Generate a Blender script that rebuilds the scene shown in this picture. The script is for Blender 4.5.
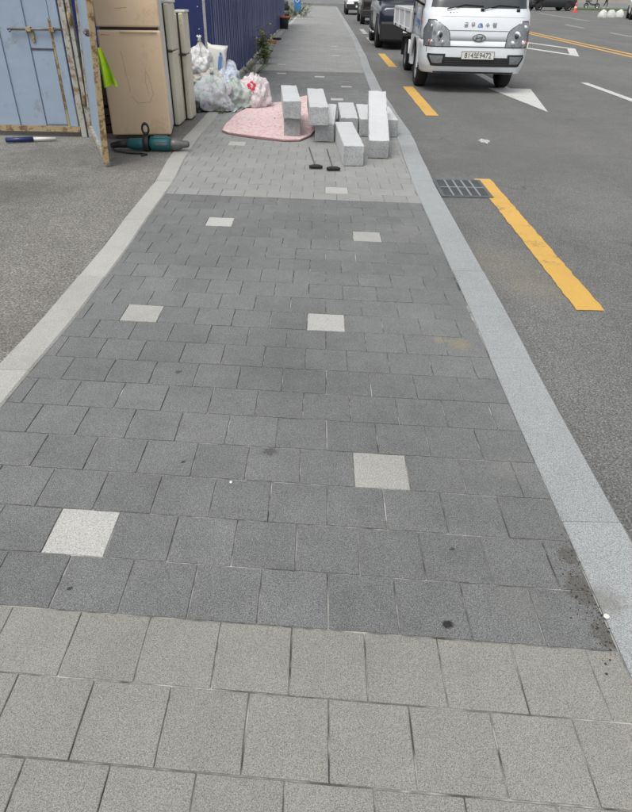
import bpy, bmesh, math, random
from mathutils import Vector, Matrix, noise
random.seed(7)
R = math.radians
SC = bpy.context.scene
for o in list(bpy.data.objects): bpy.data.objects.remove(o)
COL = SC.collection

# ------------------------------------------------------------------ camera
T = 0.18                       # paver module, metres
FPX, PITCH, ROLL, CAMH = 613.4, 0.5977, R(1.2), 7.3706*0.18
_f = Vector((0, math.cos(PITCH), -math.sin(PITCH))); _u = Vector((0, math.sin(PITCH), math.cos(PITCH))); _r = Vector((1, 0, 0))
_c, _s = math.cos(ROLL), math.sin(ROLL)
CR = _c*_r + _s*_u; CU = -_s*_r + _c*_u
CAMP = Vector((0, 0, CAMH))
cam = bpy.data.cameras.new('camera'); cam_o = bpy.data.objects.new('camera', cam); COL.objects.link(cam_o)
cam_o.matrix_world = Matrix(((CR.x, CU.x, -_f.x, 0), (CR.y, CU.y, -_f.y, 0), (CR.z, CU.z, -_f.z, CAMH), (0, 0, 0, 1)))
cam.sensor_fit = 'VERTICAL'; cam.sensor_height = 24; cam.lens = 24*FPX/812; cam.clip_end = 2000; cam.clip_start = 0.05
SC.camera = cam_o

# ------------------------------------------------------------------ light
SUN_EL, SUN_AZ = R(60), R(-150)            # azimuth from +Y towards +X
w = bpy.data.worlds.new('World'); SC.world = w; w.use_nodes = True
nt = w.node_tree; nt.nodes.clear()
sky = nt.nodes.new('ShaderNodeTexSky'); sky.sky_type = 'NISHITA'; sky.sun_disc = False
sky.sun_elevation = SUN_EL; sky.sun_rotation = SUN_AZ; sky.dust_density = 4.0; sky.air_density = 1.0; sky.ozone_density = 1.0
hs = nt.nodes.new('ShaderNodeHueSaturation'); hs.inputs['Saturation'].default_value = 0.16
bg = nt.nodes.new('ShaderNodeBackground'); bg.inputs[1].default_value = 0.15
wo = nt.nodes.new('ShaderNodeOutputWorld')
nt.links.new(sky.outputs[0], hs.inputs['Color']); nt.links.new(hs.outputs[0], bg.inputs[0]); nt.links.new(bg.outputs[0], wo.inputs[0])
sl = bpy.data.lights.new('sun', 'SUN'); sl.energy = 0.85; sl.angle = R(24); sl.color = (1, .96, .9)
so = bpy.data.objects.new('sun', sl); COL.objects.link(so)
sd = Vector((math.sin(SUN_AZ)*math.cos(SUN_EL), math.cos(SUN_AZ)*math.cos(SUN_EL), math.sin(SUN_EL)))
so.rotation_euler = sd.to_track_quat('Z', 'Y').to_euler(); so.location = (0, 0, 30)
SC.view_settings.view_transform = 'Standard'; SC.view_settings.look = 'None'; SC.view_settings.gamma = 1
SC.view_settings.use_curve_mapping = False; SC.view_settings.exposure = 0.34
SC.render.engine = 'CYCLES'; SC.render.resolution_x = 797; SC.render.resolution_y = 1024

def at(x, y, z=0.0):
    "ground point seen at photo pixel x, y, on the level z"
    d = _f*FPX + CR*(x-316) - CU*(y-406); return CAMP + d*((z-CAMH)/d.z)
ZR = -0.09                      # road level

# ------------------------------------------------------------------ materials
def srgb(r, g, b):
    f = lambda c: ((c/255+.055)/1.055)**2.4 if c > 10 else c/255/12.92
    return (f(r), f(g), f(b))
class NT:
    def __init__(s, name):
        s.m = bpy.data.materials.new(name); s.m.use_nodes = True; s.t = s.m.node_tree
        s.b = s.t.nodes['Principled BSDF']
        s.pos = None
    def n(s, typ, **kw):
        nd = s.t.nodes.new(typ)
        for k, v in kw.items():
            if k in nd.inputs.keys() if isinstance(k, str) else False: nd.inputs[k].default_value = v
            else: setattr(nd, k, v)
        return nd
    def l(s, a, b): s.t.links.new(a, b)
    def P(s):
        if not s.pos:
            s.raw = s.n('ShaderNodeNewGeometry').outputs['Position']
            mp = s.n('ShaderNodeMapping'); mp.inputs['Rotation'].default_value = (.61, .43, .27); mp.inputs['Location'].default_value = (3.17, 1.73, 5.41)
            s.l(s.raw, mp.inputs['Vector']); s.pos = mp.outputs[0]
        return s.pos
    def noise(s, scale, detail=3, rough=.6, vec=None):
        nd = s.n('ShaderNodeTexNoise'); nd.inputs['Scale'].default_value = scale; nd.inputs['Detail'].default_value = detail
        nd.inputs['Roughness'].default_value = rough; s.l(vec or s.P(), nd.inputs['Vector']); return nd.outputs[0]
    def math(s, op, a, b=None, c=None, clamp=False):
        nd = s.n('ShaderNodeMath'); nd.operation = op; nd.use_clamp = clamp
        for i, v in enumerate((a, b, c)):
            if v is None: continue
            if isinstance(v, (int, float)): nd.inputs[i].default_value = v
            else: s.l(v, nd.inputs[i])
        return nd.outputs[0]
    def ramp(s, fac, stops):
        nd = s.n('ShaderNodeValToRGB'); e = nd.color_ramp.elements
        while len(e) < len(stops): e.new(.5)
        for el, (p, c) in zip(e, stops): el.position = p; el.color = (*c, 1) if len(c) == 3 else c
        s.l(fac, nd.inputs[0]); return nd.outputs[0]
    def mix(s, fac, a, b, typ='MIX'):
        nd = s.n('ShaderNodeMix'); nd.data_type = 'RGBA'; nd.blend_type = typ
        for i, v in ((0, fac), (6, a), (7, b)):
            if isinstance(v, (int, float)): nd.inputs[i].default_value = v
            elif isinstance(v, tuple): nd.inputs[i].default_value = (*v, 1) if len(v) == 3 else v
            else: s.l(v, nd.inputs[i])
        return nd.outputs[2]
    def maprange(s, v, a, b, c=0., d=1.):
        nd = s.n('ShaderNodeMapRange'); nd.inputs[1].default_value = a; nd.inputs[2].default_value = b; nd.inputs[3].default_value = c; nd.inputs[4].default_value = d
        s.l(v, nd.inputs[0]); return nd.outputs[0]
    def scalecol(s, col, fac):
        nd = s.n('ShaderNodeVectorMath'); nd.operation = 'SCALE'
        s.l(col, nd.inputs[0]); s.l(fac, nd.inputs['Scale']); return nd.outputs[0]
    def bump(s, h, strength=.4, dist=.002):
        nd = s.n('ShaderNodeBump'); nd.inputs['Strength'].default_value = strength; nd.inputs['Distance'].default_value = dist
        s.l(h, nd.inputs['Height']); s.l(nd.outputs[0], s.b.inputs['Normal'])
    def spot(s, col, x, y, r, c, strength=1., nscale=30, edge=.5):
        "an irregular stain of colour c round x, y"
        sub = s.n('ShaderNodeVectorMath'); sub.operation = 'DISTANCE'
        s.P(); sep = s.n('ShaderNodeSeparateXYZ'); s.l(s.raw, sep.inputs[0])
        cmb = s.n('ShaderNodeCombineXYZ'); s.l(sep.outputs[0], cmb.inputs[0]); s.l(sep.outputs[1], cmb.inputs[1])
        s.l(cmb.outputs[0], sub.inputs[0]); sub.inputs[1].default_value = (x, y, 0)
        d = s.math('DIVIDE', sub.outputs['Value'], r)
        n = s.noise(nscale, 4, .7)
        v = s.math('ADD', d, s.math('MULTIPLY', s.math('SUBTRACT', n, .5), 2.2))
        f = s.maprange(v, 1., 1.-edge, 0., strength)
        return s.mix(f, col, c)
def speckle(name, base, dark, light, scale, blotch=.12, rnd=.1, rough=.85, bumpv=.4, lo=.36, hi=.64, blscale=1.1, stains=(), joint=None, fine=True):
    k = NT(name)
    n1 = k.noise(scale, 2, .75)
    col = k.ramp(n1, [(lo, dark), (.5, base), (hi, light)])
    n2 = k.noise(blscale, 5, .65)
    n3 = k.noise(blscale*9, 3, .6)
    f = k.math('ADD', k.maprange(n2, .3, .7, 1-blotch, 1+blotch), k.maprange(n3, .3, .7, -blotch*.5, blotch*.5))
    if rnd:
        oi = k.n('ShaderNodeObjectInfo').outputs['Random']; gi = k.n('ShaderNodeNewGeometry').outputs['Random Per Island']
        rr = k.math('FRACT', k.math('ADD', oi, gi))
        f = k.math('MULTIPLY', f, k.maprange(rr, 0, 1, 1-rnd, 1+rnd))
    col = k.scalecol(col, f)
    for st in stains: col = k.spot(col, *st)
    k.l(col, k.b.inputs['Base Color']); k.b.inputs['Roughness'].default_value = rough
    k.b.inputs['Specular IOR Level'].default_value = .3
    if bumpv: k.bump(n1, bumpv, .0025)
    return k.m
def plain(name, col, rough=.5, metal=0., var=.08, scale=6., bumpv=0., bscale=40., coat=0., spec=.5, **kw):
    k = NT(name)
    n = k.noise(scale, 4, .6)
    c = k.mix(n, tuple(max(0, v*(1-var*2)) for v in col), tuple(min(1, v*(1+var*1.2)) for v in col))
    k.l(c, k.b.inputs['Base Color'])
    r = k.maprange(k.noise(scale*2.3, 3), .2, .8, max(0, rough-.08), min(1, rough+.08)); k.l(r, k.b.inputs['Roughness'])
    k.b.inputs['Metallic'].default_value = metal; k.b.inputs['Specular IOR Level'].default_value = spec
    if coat: k.b.inputs['Coat Weight'].default_value = coat; k.b.inputs['Coat Roughness'].default_value = .08
    if bumpv: k.bump(k.noise(bscale, 4), bumpv, .01)
    for kk, v in kw.items(): k.b.inputs[kk].default_value = v
    return k.m
def dirty(name, col, dirtcol, amount=.5, rough=.5, scale=5., metal=0., thr=.55, fine=40., coat=0., bumpv=.0):
    "paint with rust or grime patches of their own shape"
    k = NT(name)
    n = k.noise(scale, 6, .7); n2 = k.noise(fine, 3, .7)
    v = k.math('ADD', n, k.math('MULTIPLY', k.math('SUBTRACT', n2, .5), .35))
    f = k.maprange(v, thr, thr+.1, 0., amount)
    b = k.mix(k.noise(2.1, 4), tuple(c*.88 for c in col), tuple(min(1, c*1.1) for c in col))
    k.l(k.mix(f, b, dirtcol), k.b.inputs['Base Color']); k.b.inputs['Roughness'].default_value = rough; k.b.inputs['Metallic'].default_value = metal
    if coat: k.b.inputs['Coat Weight'].default_value = coat; k.b.inputs['Coat Roughness'].default_value = .1
    if bumpv: k.bump(k.noise(3.5, 3), bumpv, .03)
    return k.m
def A2(px, py, z=0.): p = at(px, py, z); return (p.x, p.y)

grime = (.035, .032, .028)
paver_stains = [(*A2(178, 372), .018, grime, .6, 60, .6), (*A2(183, 462), .012, grime, .9, 60, .5), (*A2(270, 452), .028, grime, .5, 80, .5),
    (*A2(448, 624), .017, (.02, .02, .02), .95, 25, .5), (*A2(586, 590), .06, (.06, .05, .035), .45, 70, .22), (*A2(608, 634), .04, (.06, .05, .035), .42, 70, .22),
    (*A2(570, 556), .035, (.06, .05, .035), .45, 70, .22), (*A2(460, 344), .06, (.30, .25, .12), .4, 60, .5), (*A2(440, 340), .04, (.32, .27, .14), .4, 60, .5),
    (*A2(510, 470), .07, (.24, .23, .2), .2, 70, .5), (*A2(520, 600), .07, (.22, .21, .18), .2, 70, .5), (*A2(70, 588), .008, grime, .9, 60, .4),
    (*A2(452, 549), .009, grime, .8, 60, .4), (*A2(410, 230), .15, (.25, .25, .24), .25, 25, .5)]
M = {}
M['paver_dark'] = speckle('dark concrete paver', (.153, .157, .156), (.069, .071, .071), (.288, .294, .292), 400, .14, .065, .9, .5, lo=.34, hi=.67, stains=paver_stains)
M['paver_light'] = speckle('light exposed aggregate paver', (.250, .248, .224), (.113, .111, .098), (.372, .370, .338), 420, .08, .035, .9, .5, lo=.32, hi=.68)
M['paver_band'] = speckle('light grey paver', (.276, .279, .273), (.195, .197, .192), (.35, .354, .347), 400, .08, .05, .9, .4)
M['paver_white'] = speckle('white granite paver', (.435, .435, .415), (.25, .245, .23), (.54, .54, .52), 300, .05, .06, .8, .4)
M['paver_worn'] = speckle('weathered granite paver', (.36, .36, .335), (.22, .215, .20), (.46, .46, .43), 340, .08, .05, .85, .4)
M['joint'] = speckle('joint sand', (.24, .235, .218), (.08, .077, .07), (.40, .39, .365), 11, .3, 0, .95, .3, lo=.36, hi=.62, blscale=2.3)
M['kerb'] = speckle('grey granite kerb', (.305, .319, .322), (.17, .18, .183), (.43, .443, .446), 320, .07, .05, .8, .45, stains=[(*A2(600, 600), .06, (.16, .15, .13), .5, 30, .5), (*A2(405, 150), .3, (.2, .2, .2), .3, 9, .5)])
M['edging'] = speckle('pale granite edging', (.385, .383, .36), (.25, .248, .232), (.48, .478, .455), 320, .08, .06, .85, .4)
road_stains = [(*A2(505, 268, ZR), .42, (.32, .28, .16), .17, 60, .8), (*A2(540, 290, ZR), .25, (.34, .3, .17), .2, 60, .8), (*A2(470, 250, ZR), .3, (.3, .27, .18), .14, 60, .8),
    (*A2(450, 165, ZR), .5, (.11, .11, .108), .4, 5, .6), (*A2(520, 160, ZR), .9, (.12, .12, .118), .35, 4, .6), (*A2(470, 100, ZR), 2.2, (.12, .12, .12), .3, 2, .7),
    (*A2(560, 140, ZR), 1.2, (.15, .147, .14), .25, 1.5, .6)]
def asphalt(name, base, dark, light, scale, stains, crack=.35, blotch=.14):
    k = NT(name)
    n1 = k.noise(scale, 3, .8); col = k.ramp(n1, [(.33, dark), (.5, base), (.68, light)])
    mp_ = k.n('ShaderNodeMapping'); mp_.inputs['Scale'].default_value = (1.4, .10, 1); k.P(); k.l(k.raw, mp_.inputs['Vector'])
    tyre_ = k.noise(1.0, 4, .6, mp_.outputs[0]); pat = k.noise(.55, 6, .7); mid = k.noise(6, 5, .7)
    f = k.math('ADD', k.maprange(pat, .3, .7, 1-blotch, 1+blotch), k.math('ADD', k.maprange(tyre_, .3, .7, -.09, .09), k.maprange(mid, .3, .7, -.09, .09)))
    col = k.scalecol(col, f)
    # hairline cracks
    wob = k.n('ShaderNodeVectorMath'); wob.operation = 'ADD'; nz = k.n('ShaderNodeTexNoise'); nz.inputs['Scale'].default_value = 2.5; nz.inputs['Detail'].default_value = 5; k.l(k.P(), nz.inputs['Vector'])
    sc_ = k.n('ShaderNodeVectorMath'); sc_.operation = 'SCALE'; sc_.inputs['Scale'].default_value = .5; k.l(nz.outputs['Color'], sc_.inputs[0]); k.l(k.P(), wob.inputs[0]); k.l(sc_.outputs[0], wob.inputs[1])
    vo = k.n('ShaderNodeTexVoronoi'); vo.feature = 'DISTANCE_TO_EDGE'; vo.inputs['Scale'].default_value = .42; k.l(wob.outputs[0], vo.inputs['Vector'])
    cf = k.math('MULTIPLY', k.maprange(vo.outputs['Distance'], .0045, .001, 0., crack), k.maprange(k.noise(.9, 3), .45, .6, 0., 1.))
    col = k.mix(cf, col, (.035, .034, .032))
    for st in stains: col = k.spot(col, *st)
    k.l(col, k.b.inputs['Base Color']); k.b.inputs['Roughness'].default_value = .88; k.b.inputs['Specular IOR Level'].default_value = .3; k.bump(n1, .9, .003)
    return k.m
def roadpaint(name, c, under, wear=.55):
    k = NT(name); n1 = k.noise(150, 3, .8); n2 = k.noise(5, 6, .75); n3 = k.noise(45, 4, .7)
    v = k.math('ADD', n2, k.math('ADD', k.math('MULTIPLY', k.math('SUBTRACT', n1, .5), .7), k.math('MULTIPLY', k.math('SUBTRACT', n3, .5), .6)))
    f = k.maprange(v, wear, wear+.12, 0, .85)
    col = k.mix(f, c, under); col = k.scalecol(col, k.math('ADD', k.maprange(n1, .3, .7, .86, 1.08), k.maprange(k.noise(1.3, 4), .3, .7, -.08, .08)))
    k.l(col, k.b.inputs['Base Color']); k.b.inputs['Roughness'].default_value = .75; k.bump(n1, .6, .0025); return k.m
M['road'] = asphalt('worn asphalt', (.136, .137, .134), (.056, .057, .056), (.31, .31, .30), 145, road_stains)
M['lot'] = asphalt('gravelly lot asphalt', (.168, .163, .147), (.068, .066, .059), (.36, .352, .32), 95, [(*A2(20, 190), .45, (.07, .066, .06), .35, 9, .6), (*A2(60, 155), .6, (.08, .075, .066), .35, 9, .6), (*A2(10, 330), .3, (.1, .095, .085), .3, 12, .6), (*A2(130, 165), .4, (.08, .075, .068), .35, 9, .6)], 0., .2)
M['grit'] = plain('grit', (.27, .25, .21), .9, 0, .3, 40)
M['yellow'] = roadpaint('yellow road paint', (.62, .375, .085), (.17, .15, .11), .62)
M['whitepaint'] = roadpaint('white road paint', (.57, .57, .55), (.16, .16, .15), .61)
M['fadedpaint'] = roadpaint('faded white road paint', (.42, .42, .40), (.15, .15, .14), .55)
M['granite_block'] = speckle('white sawn granite', (.55, .565, .57), (.42, .43, .435), (.635, .65, .655), 200, .06, .05, .75, .3)
M['granite_end'] = speckle('rough cut granite end', (.345, .355, .357), (.23, .237, .24), (.45, .46, .462), 130, .22, .06, .85, .5, lo=.32, hi=.68, blscale=5)
M['iron'] = plain('grey cast iron', (.17, .19, .20), .55, .6, .2, 20)
M['dark'] = plain('dark pit', (.05, .05, .05), .9)
M['truckwhite'] = dirty('white car paint', (.67, .70, .73), (.5, .49, .46), .35, .3, 3, thr=.6, fine=50, coat=.6)
M['bedwhite'] = dirty('white bed paint', (.68, .69, .69), (.35, .33, .29), .5, .5, 4, thr=.62)
M['glass'] = plain('dark vehicle glass', (.02, .025, .03), .06, 0, .05, 3, spec=.8, coat=.5)
M['black'] = plain('black plastic', (.018, .018, .019), .55, 0, .1, 10)
M['blackgloss'] = plain('black car paint', (.012, .012, .014), .2, 0, .05, 4, coat=.6)
M['tyre'] = plain('tyre rubber', (.022, .022, .022), .85, 0, .15, 25, bumpv=.2)
M['rim'] = plain('silver wheel', (.5, .5, .5), .35, .8, .1, 12)
M['chrome'] = plain('lamp reflector', (.62, .63, .64), .18, .9, .1, 30, bumpv=.15, bscale=35)
M['lens'] = plain('lamp lens', (.26, .275, .29), .08, .35, .35, 34, coat=1.)
M['amber'] = plain('amber lens', (.6, .18, .06), .3)
M['seam'] = plain('panel gap', (.05, .055, .06), .8)
M['plate'] = plain('plate white', (.72, .72, .66), .5, 0, .04, 10)
M['ink'] = plain('black ink', (.03, .035, .05), .6)
M['blueink'] = plain('blue decal', (.12, .25, .55), .5)
M['frame'] = plain('chassis black', (.022, .022, .022), .8, 0, .2, 8)
M['navy'] = plain('navy car paint', (.022, .029, .042), .25, .3, .05, 4, coat=.7)
M['brownblack'] = plain('dark brown car paint', (.025, .02, .018), .25, .2, .05, 4, coat=.7)
M['silver'] = plain('silver car paint', (.4, .41, .42), .3, .6, .04, 4, coat=.6)
M['greenblack'] = plain('dark green car paint', (.02, .028, .026), .3, .1, .05, 4, coat=.6)
M['gate'] = dirty('pale blue gate paint', (.27, .335, .42), (.20, .20, .19), .6, .5, 4, thr=.60, fine=45, bumpv=.3)
M['gateedge'] = dirty('rusty angle iron', (.36, .37, .33), (.2, .1, .04), .85, .75, 12, thr=.5, fine=60)
M['rust'] = dirty('rusted steel', (.34, .27, .15), (.14, .065, .03), .9, .85, 14, thr=.48, fine=70)
M['steel'] = plain('dull steel rod', (.2, .19, .18), .5, .8, .25, 30)
M['beige'] = dirty('beige fridge door', (.77, .58, .39), (.60, .43, .27), .5, .42, 2.5, thr=.56, fine=25)
M['fridgeside'] = dirty('off white fridge side', (.60, .60, .56), (.42, .4, .33), .6, .5, 4, thr=.58)
M['cream'] = dirty('cream fridge', (.60, .575, .47), (.42, .37, .26), .6, .5, 4, thr=.56)
M['gasket'] = plain('dark gasket', (.05, .045, .035), .8)
M['teal'] = dirty('teal tool body', (.012, .11, .125), (.02, .03, .03), .8, .5, 25, thr=.6)
M['toolgrey'] = plain('tool metal', (.16, .16, .155), .45, .5, .2, 30)
M['hivis'] = plain('yellow green cloth', (.55, .85, .02), .8, 0, .12, 12, bumpv=.3, bscale=18)
M['navyfence'] = dirty('navy fence sheet', (.016, .026, .115), (.04, .045, .10), .6, .38, 3, thr=.58)
M['fence'] = dirty('dusty navy corrugated sheet with painted sheen', (.085, .10, .21), (.17, .18, .26), .6, .28, 2.5, thr=.5, fine=20)
k = NT('dusty navy corrugated sheet with painted sheen'); k.P(); mpf = k.n('ShaderNodeMapping'); mpf.inputs['Scale'].default_value = (9, 9, .35); k.l(k.raw, mpf.inputs['Vector'])
st_ = k.noise(1.0, 5, .7, mpf.outputs[0]); c_ = k.ramp(st_, [(.34, (.02, .033, .14)), (.5, (.05, .068, .2)), (.68, (.22, .24, .36))])  # pale streaks put raking reflections on the ribs, and dust, into the colour
k.l(c_, k.b.inputs['Base Color']); k.b.inputs['Roughness'].default_value = .3; M['fence'] = k.m
M['pot'] = plain('black pot', (.02, .02, .02), .5)
M['orange'] = plain('terracotta', (.55, .17, .07), .7, 0, .15, 20)
M['bluesign'] = plain('blue board', (.03, .17, .42), .5)
M['cone'] = plain('red cone', (.75, .07, .07), .5)
M['stonewhite'] = speckle('white painted stone', (.6, .6, .57), (.4, .4, .37), (.7, .7, .68), 30, .1, .05, .8, .3)
M['leaf'] = plain('weed leaf', (.13, .20, .05), .6, 0, .4, 25)
M['leaf2'] = plain('yellow weed leaf', (.22, .24, .06), .6, 0, .3, 25)
M['petal'] = plain('yellow petal', (.75, .6, .05), .6)
M['skin'] = plain('skin', (.5, .32, .24), .6); M['cloth_dark'] = plain('dark cloth', (.02, .02, .022), .85); M['shoe'] = plain('white shoe', (.6, .6, .6), .6)
M['hair'] = plain('black hair', (.015, .012, .01), .5)
M['tealbox'] = plain('teal panel', (.12, .45, .42), .45)
M['brownbox'] = plain('brown crate', (.06, .035, .025), .8, 0, .3, 9)
M['wall'] = plain('pale wall', (.55, .54, .5), .85, 0, .08, 1.5); M['wall2'] = plain('tan wall', (.4, .36, .31), .85, 0, .08, 1.5)
M['turf'] = plain('grass', (.10, .15, .05), .9, 0, .4, 15)
M['matblack'] = plain('mat underside', (.2, .12, .12), .8)
M['foamgrip'] = plain('black grip', (.012, .012, .012), .7)
# pink quilted mat
k = NT('pink printed mat')
v1 = k.n('ShaderNodeTexVoronoi'); v1.inputs['Scale'].default_value = 22; k.l(k.P(), v1.inputs['Vector'])
f1 = k.maprange(v1.outputs['Distance'], .25, .5)
c1 = k.mix(f1, (.62, .30, .32), (.66, .53, .53)); c1 = k.mix(k.maprange(k.noise(9, 4), .5, .7, 0, .5), c1, (.68, .62, .6))
k.l(c1, k.b.inputs['Base Color']); k.b.inputs['Roughness'].default_value = .85; k.bump(v1.outputs['Distance'], .6, .008); M['mat'] = k.m
def bagmat(name, a, b, c, trans=.0):
    k = NT(name)
    n = k.noise(13, 5, .7); col = k.ramp(n, [(.36, b), (.47, a), (.6, a), (.72, c)])
    vb = k.n('ShaderNodeTexVoronoi'); vb.inputs['Scale'].default_value = 15; k.l(k.P(), vb.inputs['Vector'])
    col = k.mix(k.maprange(k.noise(7, 3), .48, .62, 0, trans), col, vb.outputs['Color'])
    k.l(col, k.b.inputs['Base Color']); k.b.inputs['Roughness'].default_value = .2
    k.b.inputs['Specular IOR Level'].default_value = .6
    h = k.math('ADD', k.noise(22, 5, .7), k.math('MULTIPLY', k.noise(60, 3, .6), .4)); k.bump(h, .75, .02)
    k.b.inputs['Subsurface Weight'].default_value = .15; k.b.inputs['Subsurface Radius'].default_value = (.03, .03, .03)
    return k.m
M['bag_white'] = bagmat('white plastic bag', (.66, .67, .68), (.42, .38, .30), (.55, .57, .62), .08)
M['bag_clear'] = bagmat('clear plastic bag of rubbish', (.52, .55, .57), (.26, .25, .22), (.62, .65, .7), .18)
M['bag_beige'] = bagmat('beige plastic bag', (.5, .48, .42), (.3, .27, .2), (.6, .6, .57), .25)
M['bag_blue'] = bagmat('bluish plastic bag', (.56, .61, .70), (.3, .36, .5), (.68, .7, .74))
M['bag_green'] = bagmat('greenish plastic bag', (.42, .48, .45), (.28, .34, .31), (.55, .6, .58))
M['bag_pink'] = bagmat('pinkish white plastic bag', (.64, .59, .59), (.45, .4, .42), (.66, .65, .66))
M['bag_black'] = bagmat('black plastic bag', (.02, .02, .022), (.01, .01, .01), (.04, .04, .045))
M['redprint'] = plain('red print', (.68, .03, .07), .5); M['sack'] = plain('woven sack', (.66, .66, .62), .7, 0, .06, 8, bumpv=.3, bscale=25)
M['papercup'] = plain('tan paper cup', (.42, .29, .17), .7)
M['film'] = bagmat('crumpled film', (.58, .62, .64), (.4, .43, .43), (.7, .72, .74))

# ------------------------------------------------------------------ mesh helpers
class MB:
    def __init__(s): s.v = []; s.f = []; s.m = []; s.sm = []
    def add(s, vs, fs, mi=0, smooth=False, X=None):
        o = len(s.v)
        for p in vs: s.v.append(tuple(X @ Vector(p)) if X is not None else tuple(p))
        for f in fs: s.f.append(tuple(i+o for i in f)); s.m.append(mi); s.sm.append(smooth)
        return s
    def box(s, c, d, mi=0, rz=0, ch=0., X=None):
        "box centre c, size d, chamfer ch on all edges"
        hx, hy, hz = d[0]/2, d[1]/2, d[2]/2
        Mx = Matrix.Translation(c) @ Matrix.Rotation(rz, 4, 'Z')
        if X is not None: Mx = X @ Mx
        if ch <= 0:
            vs = [(sx*hx, sy*hy, sz*hz) for sz in (-1, 1) for sy in (-1, 1) for sx in (-1, 1)]
            s.add(vs, [(0, 2, 3, 1), (4, 5, 7, 6), (0, 1, 5, 4), (2, 6, 7, 3), (0, 4, 6, 2), (1, 3, 7, 5)], mi, False, Mx)
        else:
            bm = bmesh.new(); bmesh.ops.create_cube(bm, size=1)
            for v in bm.verts: v.co = Vector((v.co.x*d[0], v.co.y*d[1], v.co.z*d[2]))
            bmesh.ops.bevel(bm, geom=bm.edges[:], offset=min(ch, min(d)*.45), segments=2, affect='EDGES', profile=.5)
            s.bm(bm, mi, False, Mx); bm.free()
        return s
    def bm(s, bm, mi=0, smooth=False, X=None):
        bm.verts.index_update()
        return s.add([v.co[:] for v in bm.verts], [[v.index for v in f.verts] for f in bm.faces], mi, smooth, X)
    def tube(s, pts, r, n=8, mi=0, cap=True, X=None, smooth=True):
        pts = [Vector(p) for p in pts]; rs = r if isinstance(r, (list, tuple)) else [r]*len(pts)
        rings = []; prev = None
        for i, p in enumerate(pts):
            t = (pts[min(i+1, len(pts)-1)]-pts[max(i-1, 0)]).normalized()
            a = prev - t*prev.dot(t) if prev is not None else t.orthogonal()
            a.normalize(); prev = a; b = t.cross(a)
            rings.append([p + (a*math.cos(2*math.pi*j/n) + b*math.sin(2*math.pi*j/n))*rs[i] for j in range(n)])
        return s.loft(rings, True, cap, mi, smooth, X)
    def loft(s, rings, closed=True, cap=True, mi=0, smooth=False, X=None):
        n = len(rings[0]); vs = [p for r in rings for p in r]; fs = []
        for i in range(len(rings)-1):
            for j in range(n if closed else n-1):
                k2 = (j+1) % n; fs.append((i*n+j, i*n+k2, (i+1)*n+k2, (i+1)*n+j))
        if cap: fs.append(tuple(reversed(range(n)))); fs.append(tuple((len(rings)-1)*n+j for j in range(n)))
        return s.add(vs, fs, mi, smooth, X)
    def lathe(s, prof, n=24, mi=0, X=None, smooth=True, cap=False):
        "profile of (radius, height) round Z"
        rings = [[(r*math.cos(2*math.pi*j/n), r*math.sin(2*math.pi*j/n), z) for j in range(n)] for r, z in prof]
        return s.loft(rings, True, cap, mi, smooth, X)
    def prism(s, poly, z0, z1, mi=0, X=None):
        n = len(poly); vs = [(x, y, z0) for x, y in poly] + [(x, y, z1) for x, y in poly]
        fs = [tuple(reversed(range(n))), tuple(range(n, 2*n))] + [(i, (i+1) % n, n+(i+1) % n, n+i) for i in range(n)]
        return s.add(vs, fs, mi, False, X)
    def ico(s, c, r, sub=2, mi=0, scale=(1, 1, 1), X=None):
        bm = bmesh.new(); bmesh.ops.create_icosphere(bm, subdivisions=sub, radius=r)
        Mx = Matrix.Translation(c) @ Matrix.Diagonal((*scale, 1))
        s.bm(bm, mi, True, (X @ Mx) if X is not None else Mx); bm.free(); return s
    def mesh(s, name, mats):
        me = bpy.data.meshes.new(name); me.from_pydata(s.v, [], s.f)
        for m in (mats if isinstance(mats, (list, tuple)) else [mats]): me.materials.append(M[m] if isinstance(m, str) else m)
        me.polygons.foreach_set('material_index', s.m); me.polygons.foreach_set('use_smooth', s.sm); me.update(); return me
    def build(s, name, mats, parent=None, loc=None, rot=None):
        return link(name, s.mesh(name, mats), parent, loc, rot)
def link(name, me, parent=None, loc=None, rot=None):
    o = bpy.data.objects.new(name, me); COL.objects.link(o)
    if parent is not None: o.parent = parent
    if loc is not None: o.location = loc
    if rot is not None: o.rotation_euler = rot
    return o
def tag(o, label, cat, group=None):
    o['label'] = label; o['category'] = cat
    if group: o['group'] = group
    return o
def thing(name, label, cat, loc=(0, 0, 0), rz=0., group=None):
    o = bpy.data.objects.new(name, None); COL.objects.link(o); o.location = loc; o.rotation_euler = (0, 0, rz); o.empty_display_size = .2
    return tag(o, label, cat, group)
def struct(o): o['kind'] = 'structure'; return o
def stuff(o): o['kind'] = 'stuff'; return o
def lerp(tab, y):
    if y <= tab[0][0]: return tab[0][1]
    for (a, xa), (b, xb) in zip(tab, tab[1:]):
        if y <= b: t = (y-a)/(b-a); t = t*t*(3-2*t); return xa+(xb-xa)*t
    return tab[-1][1]
def text_mesh(body, size, extrude=.002, align='CENTER'):
    cu = bpy.data.curves.new('lettering', 'FONT'); cu.body = body; cu.size = size; cu.extrude = extrude; cu.align_x = align; cu.align_y = 'CENTER'; cu.resolution_u = 3
    o = bpy.data.objects.new('lettering', cu); COL.objects.link(o)
    dg = bpy.context.evaluated_depsgraph_get(); me = bpy.data.meshes.new_from_object(o.evaluated_get(dg)); bpy.data.objects.remove(o); return me

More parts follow.
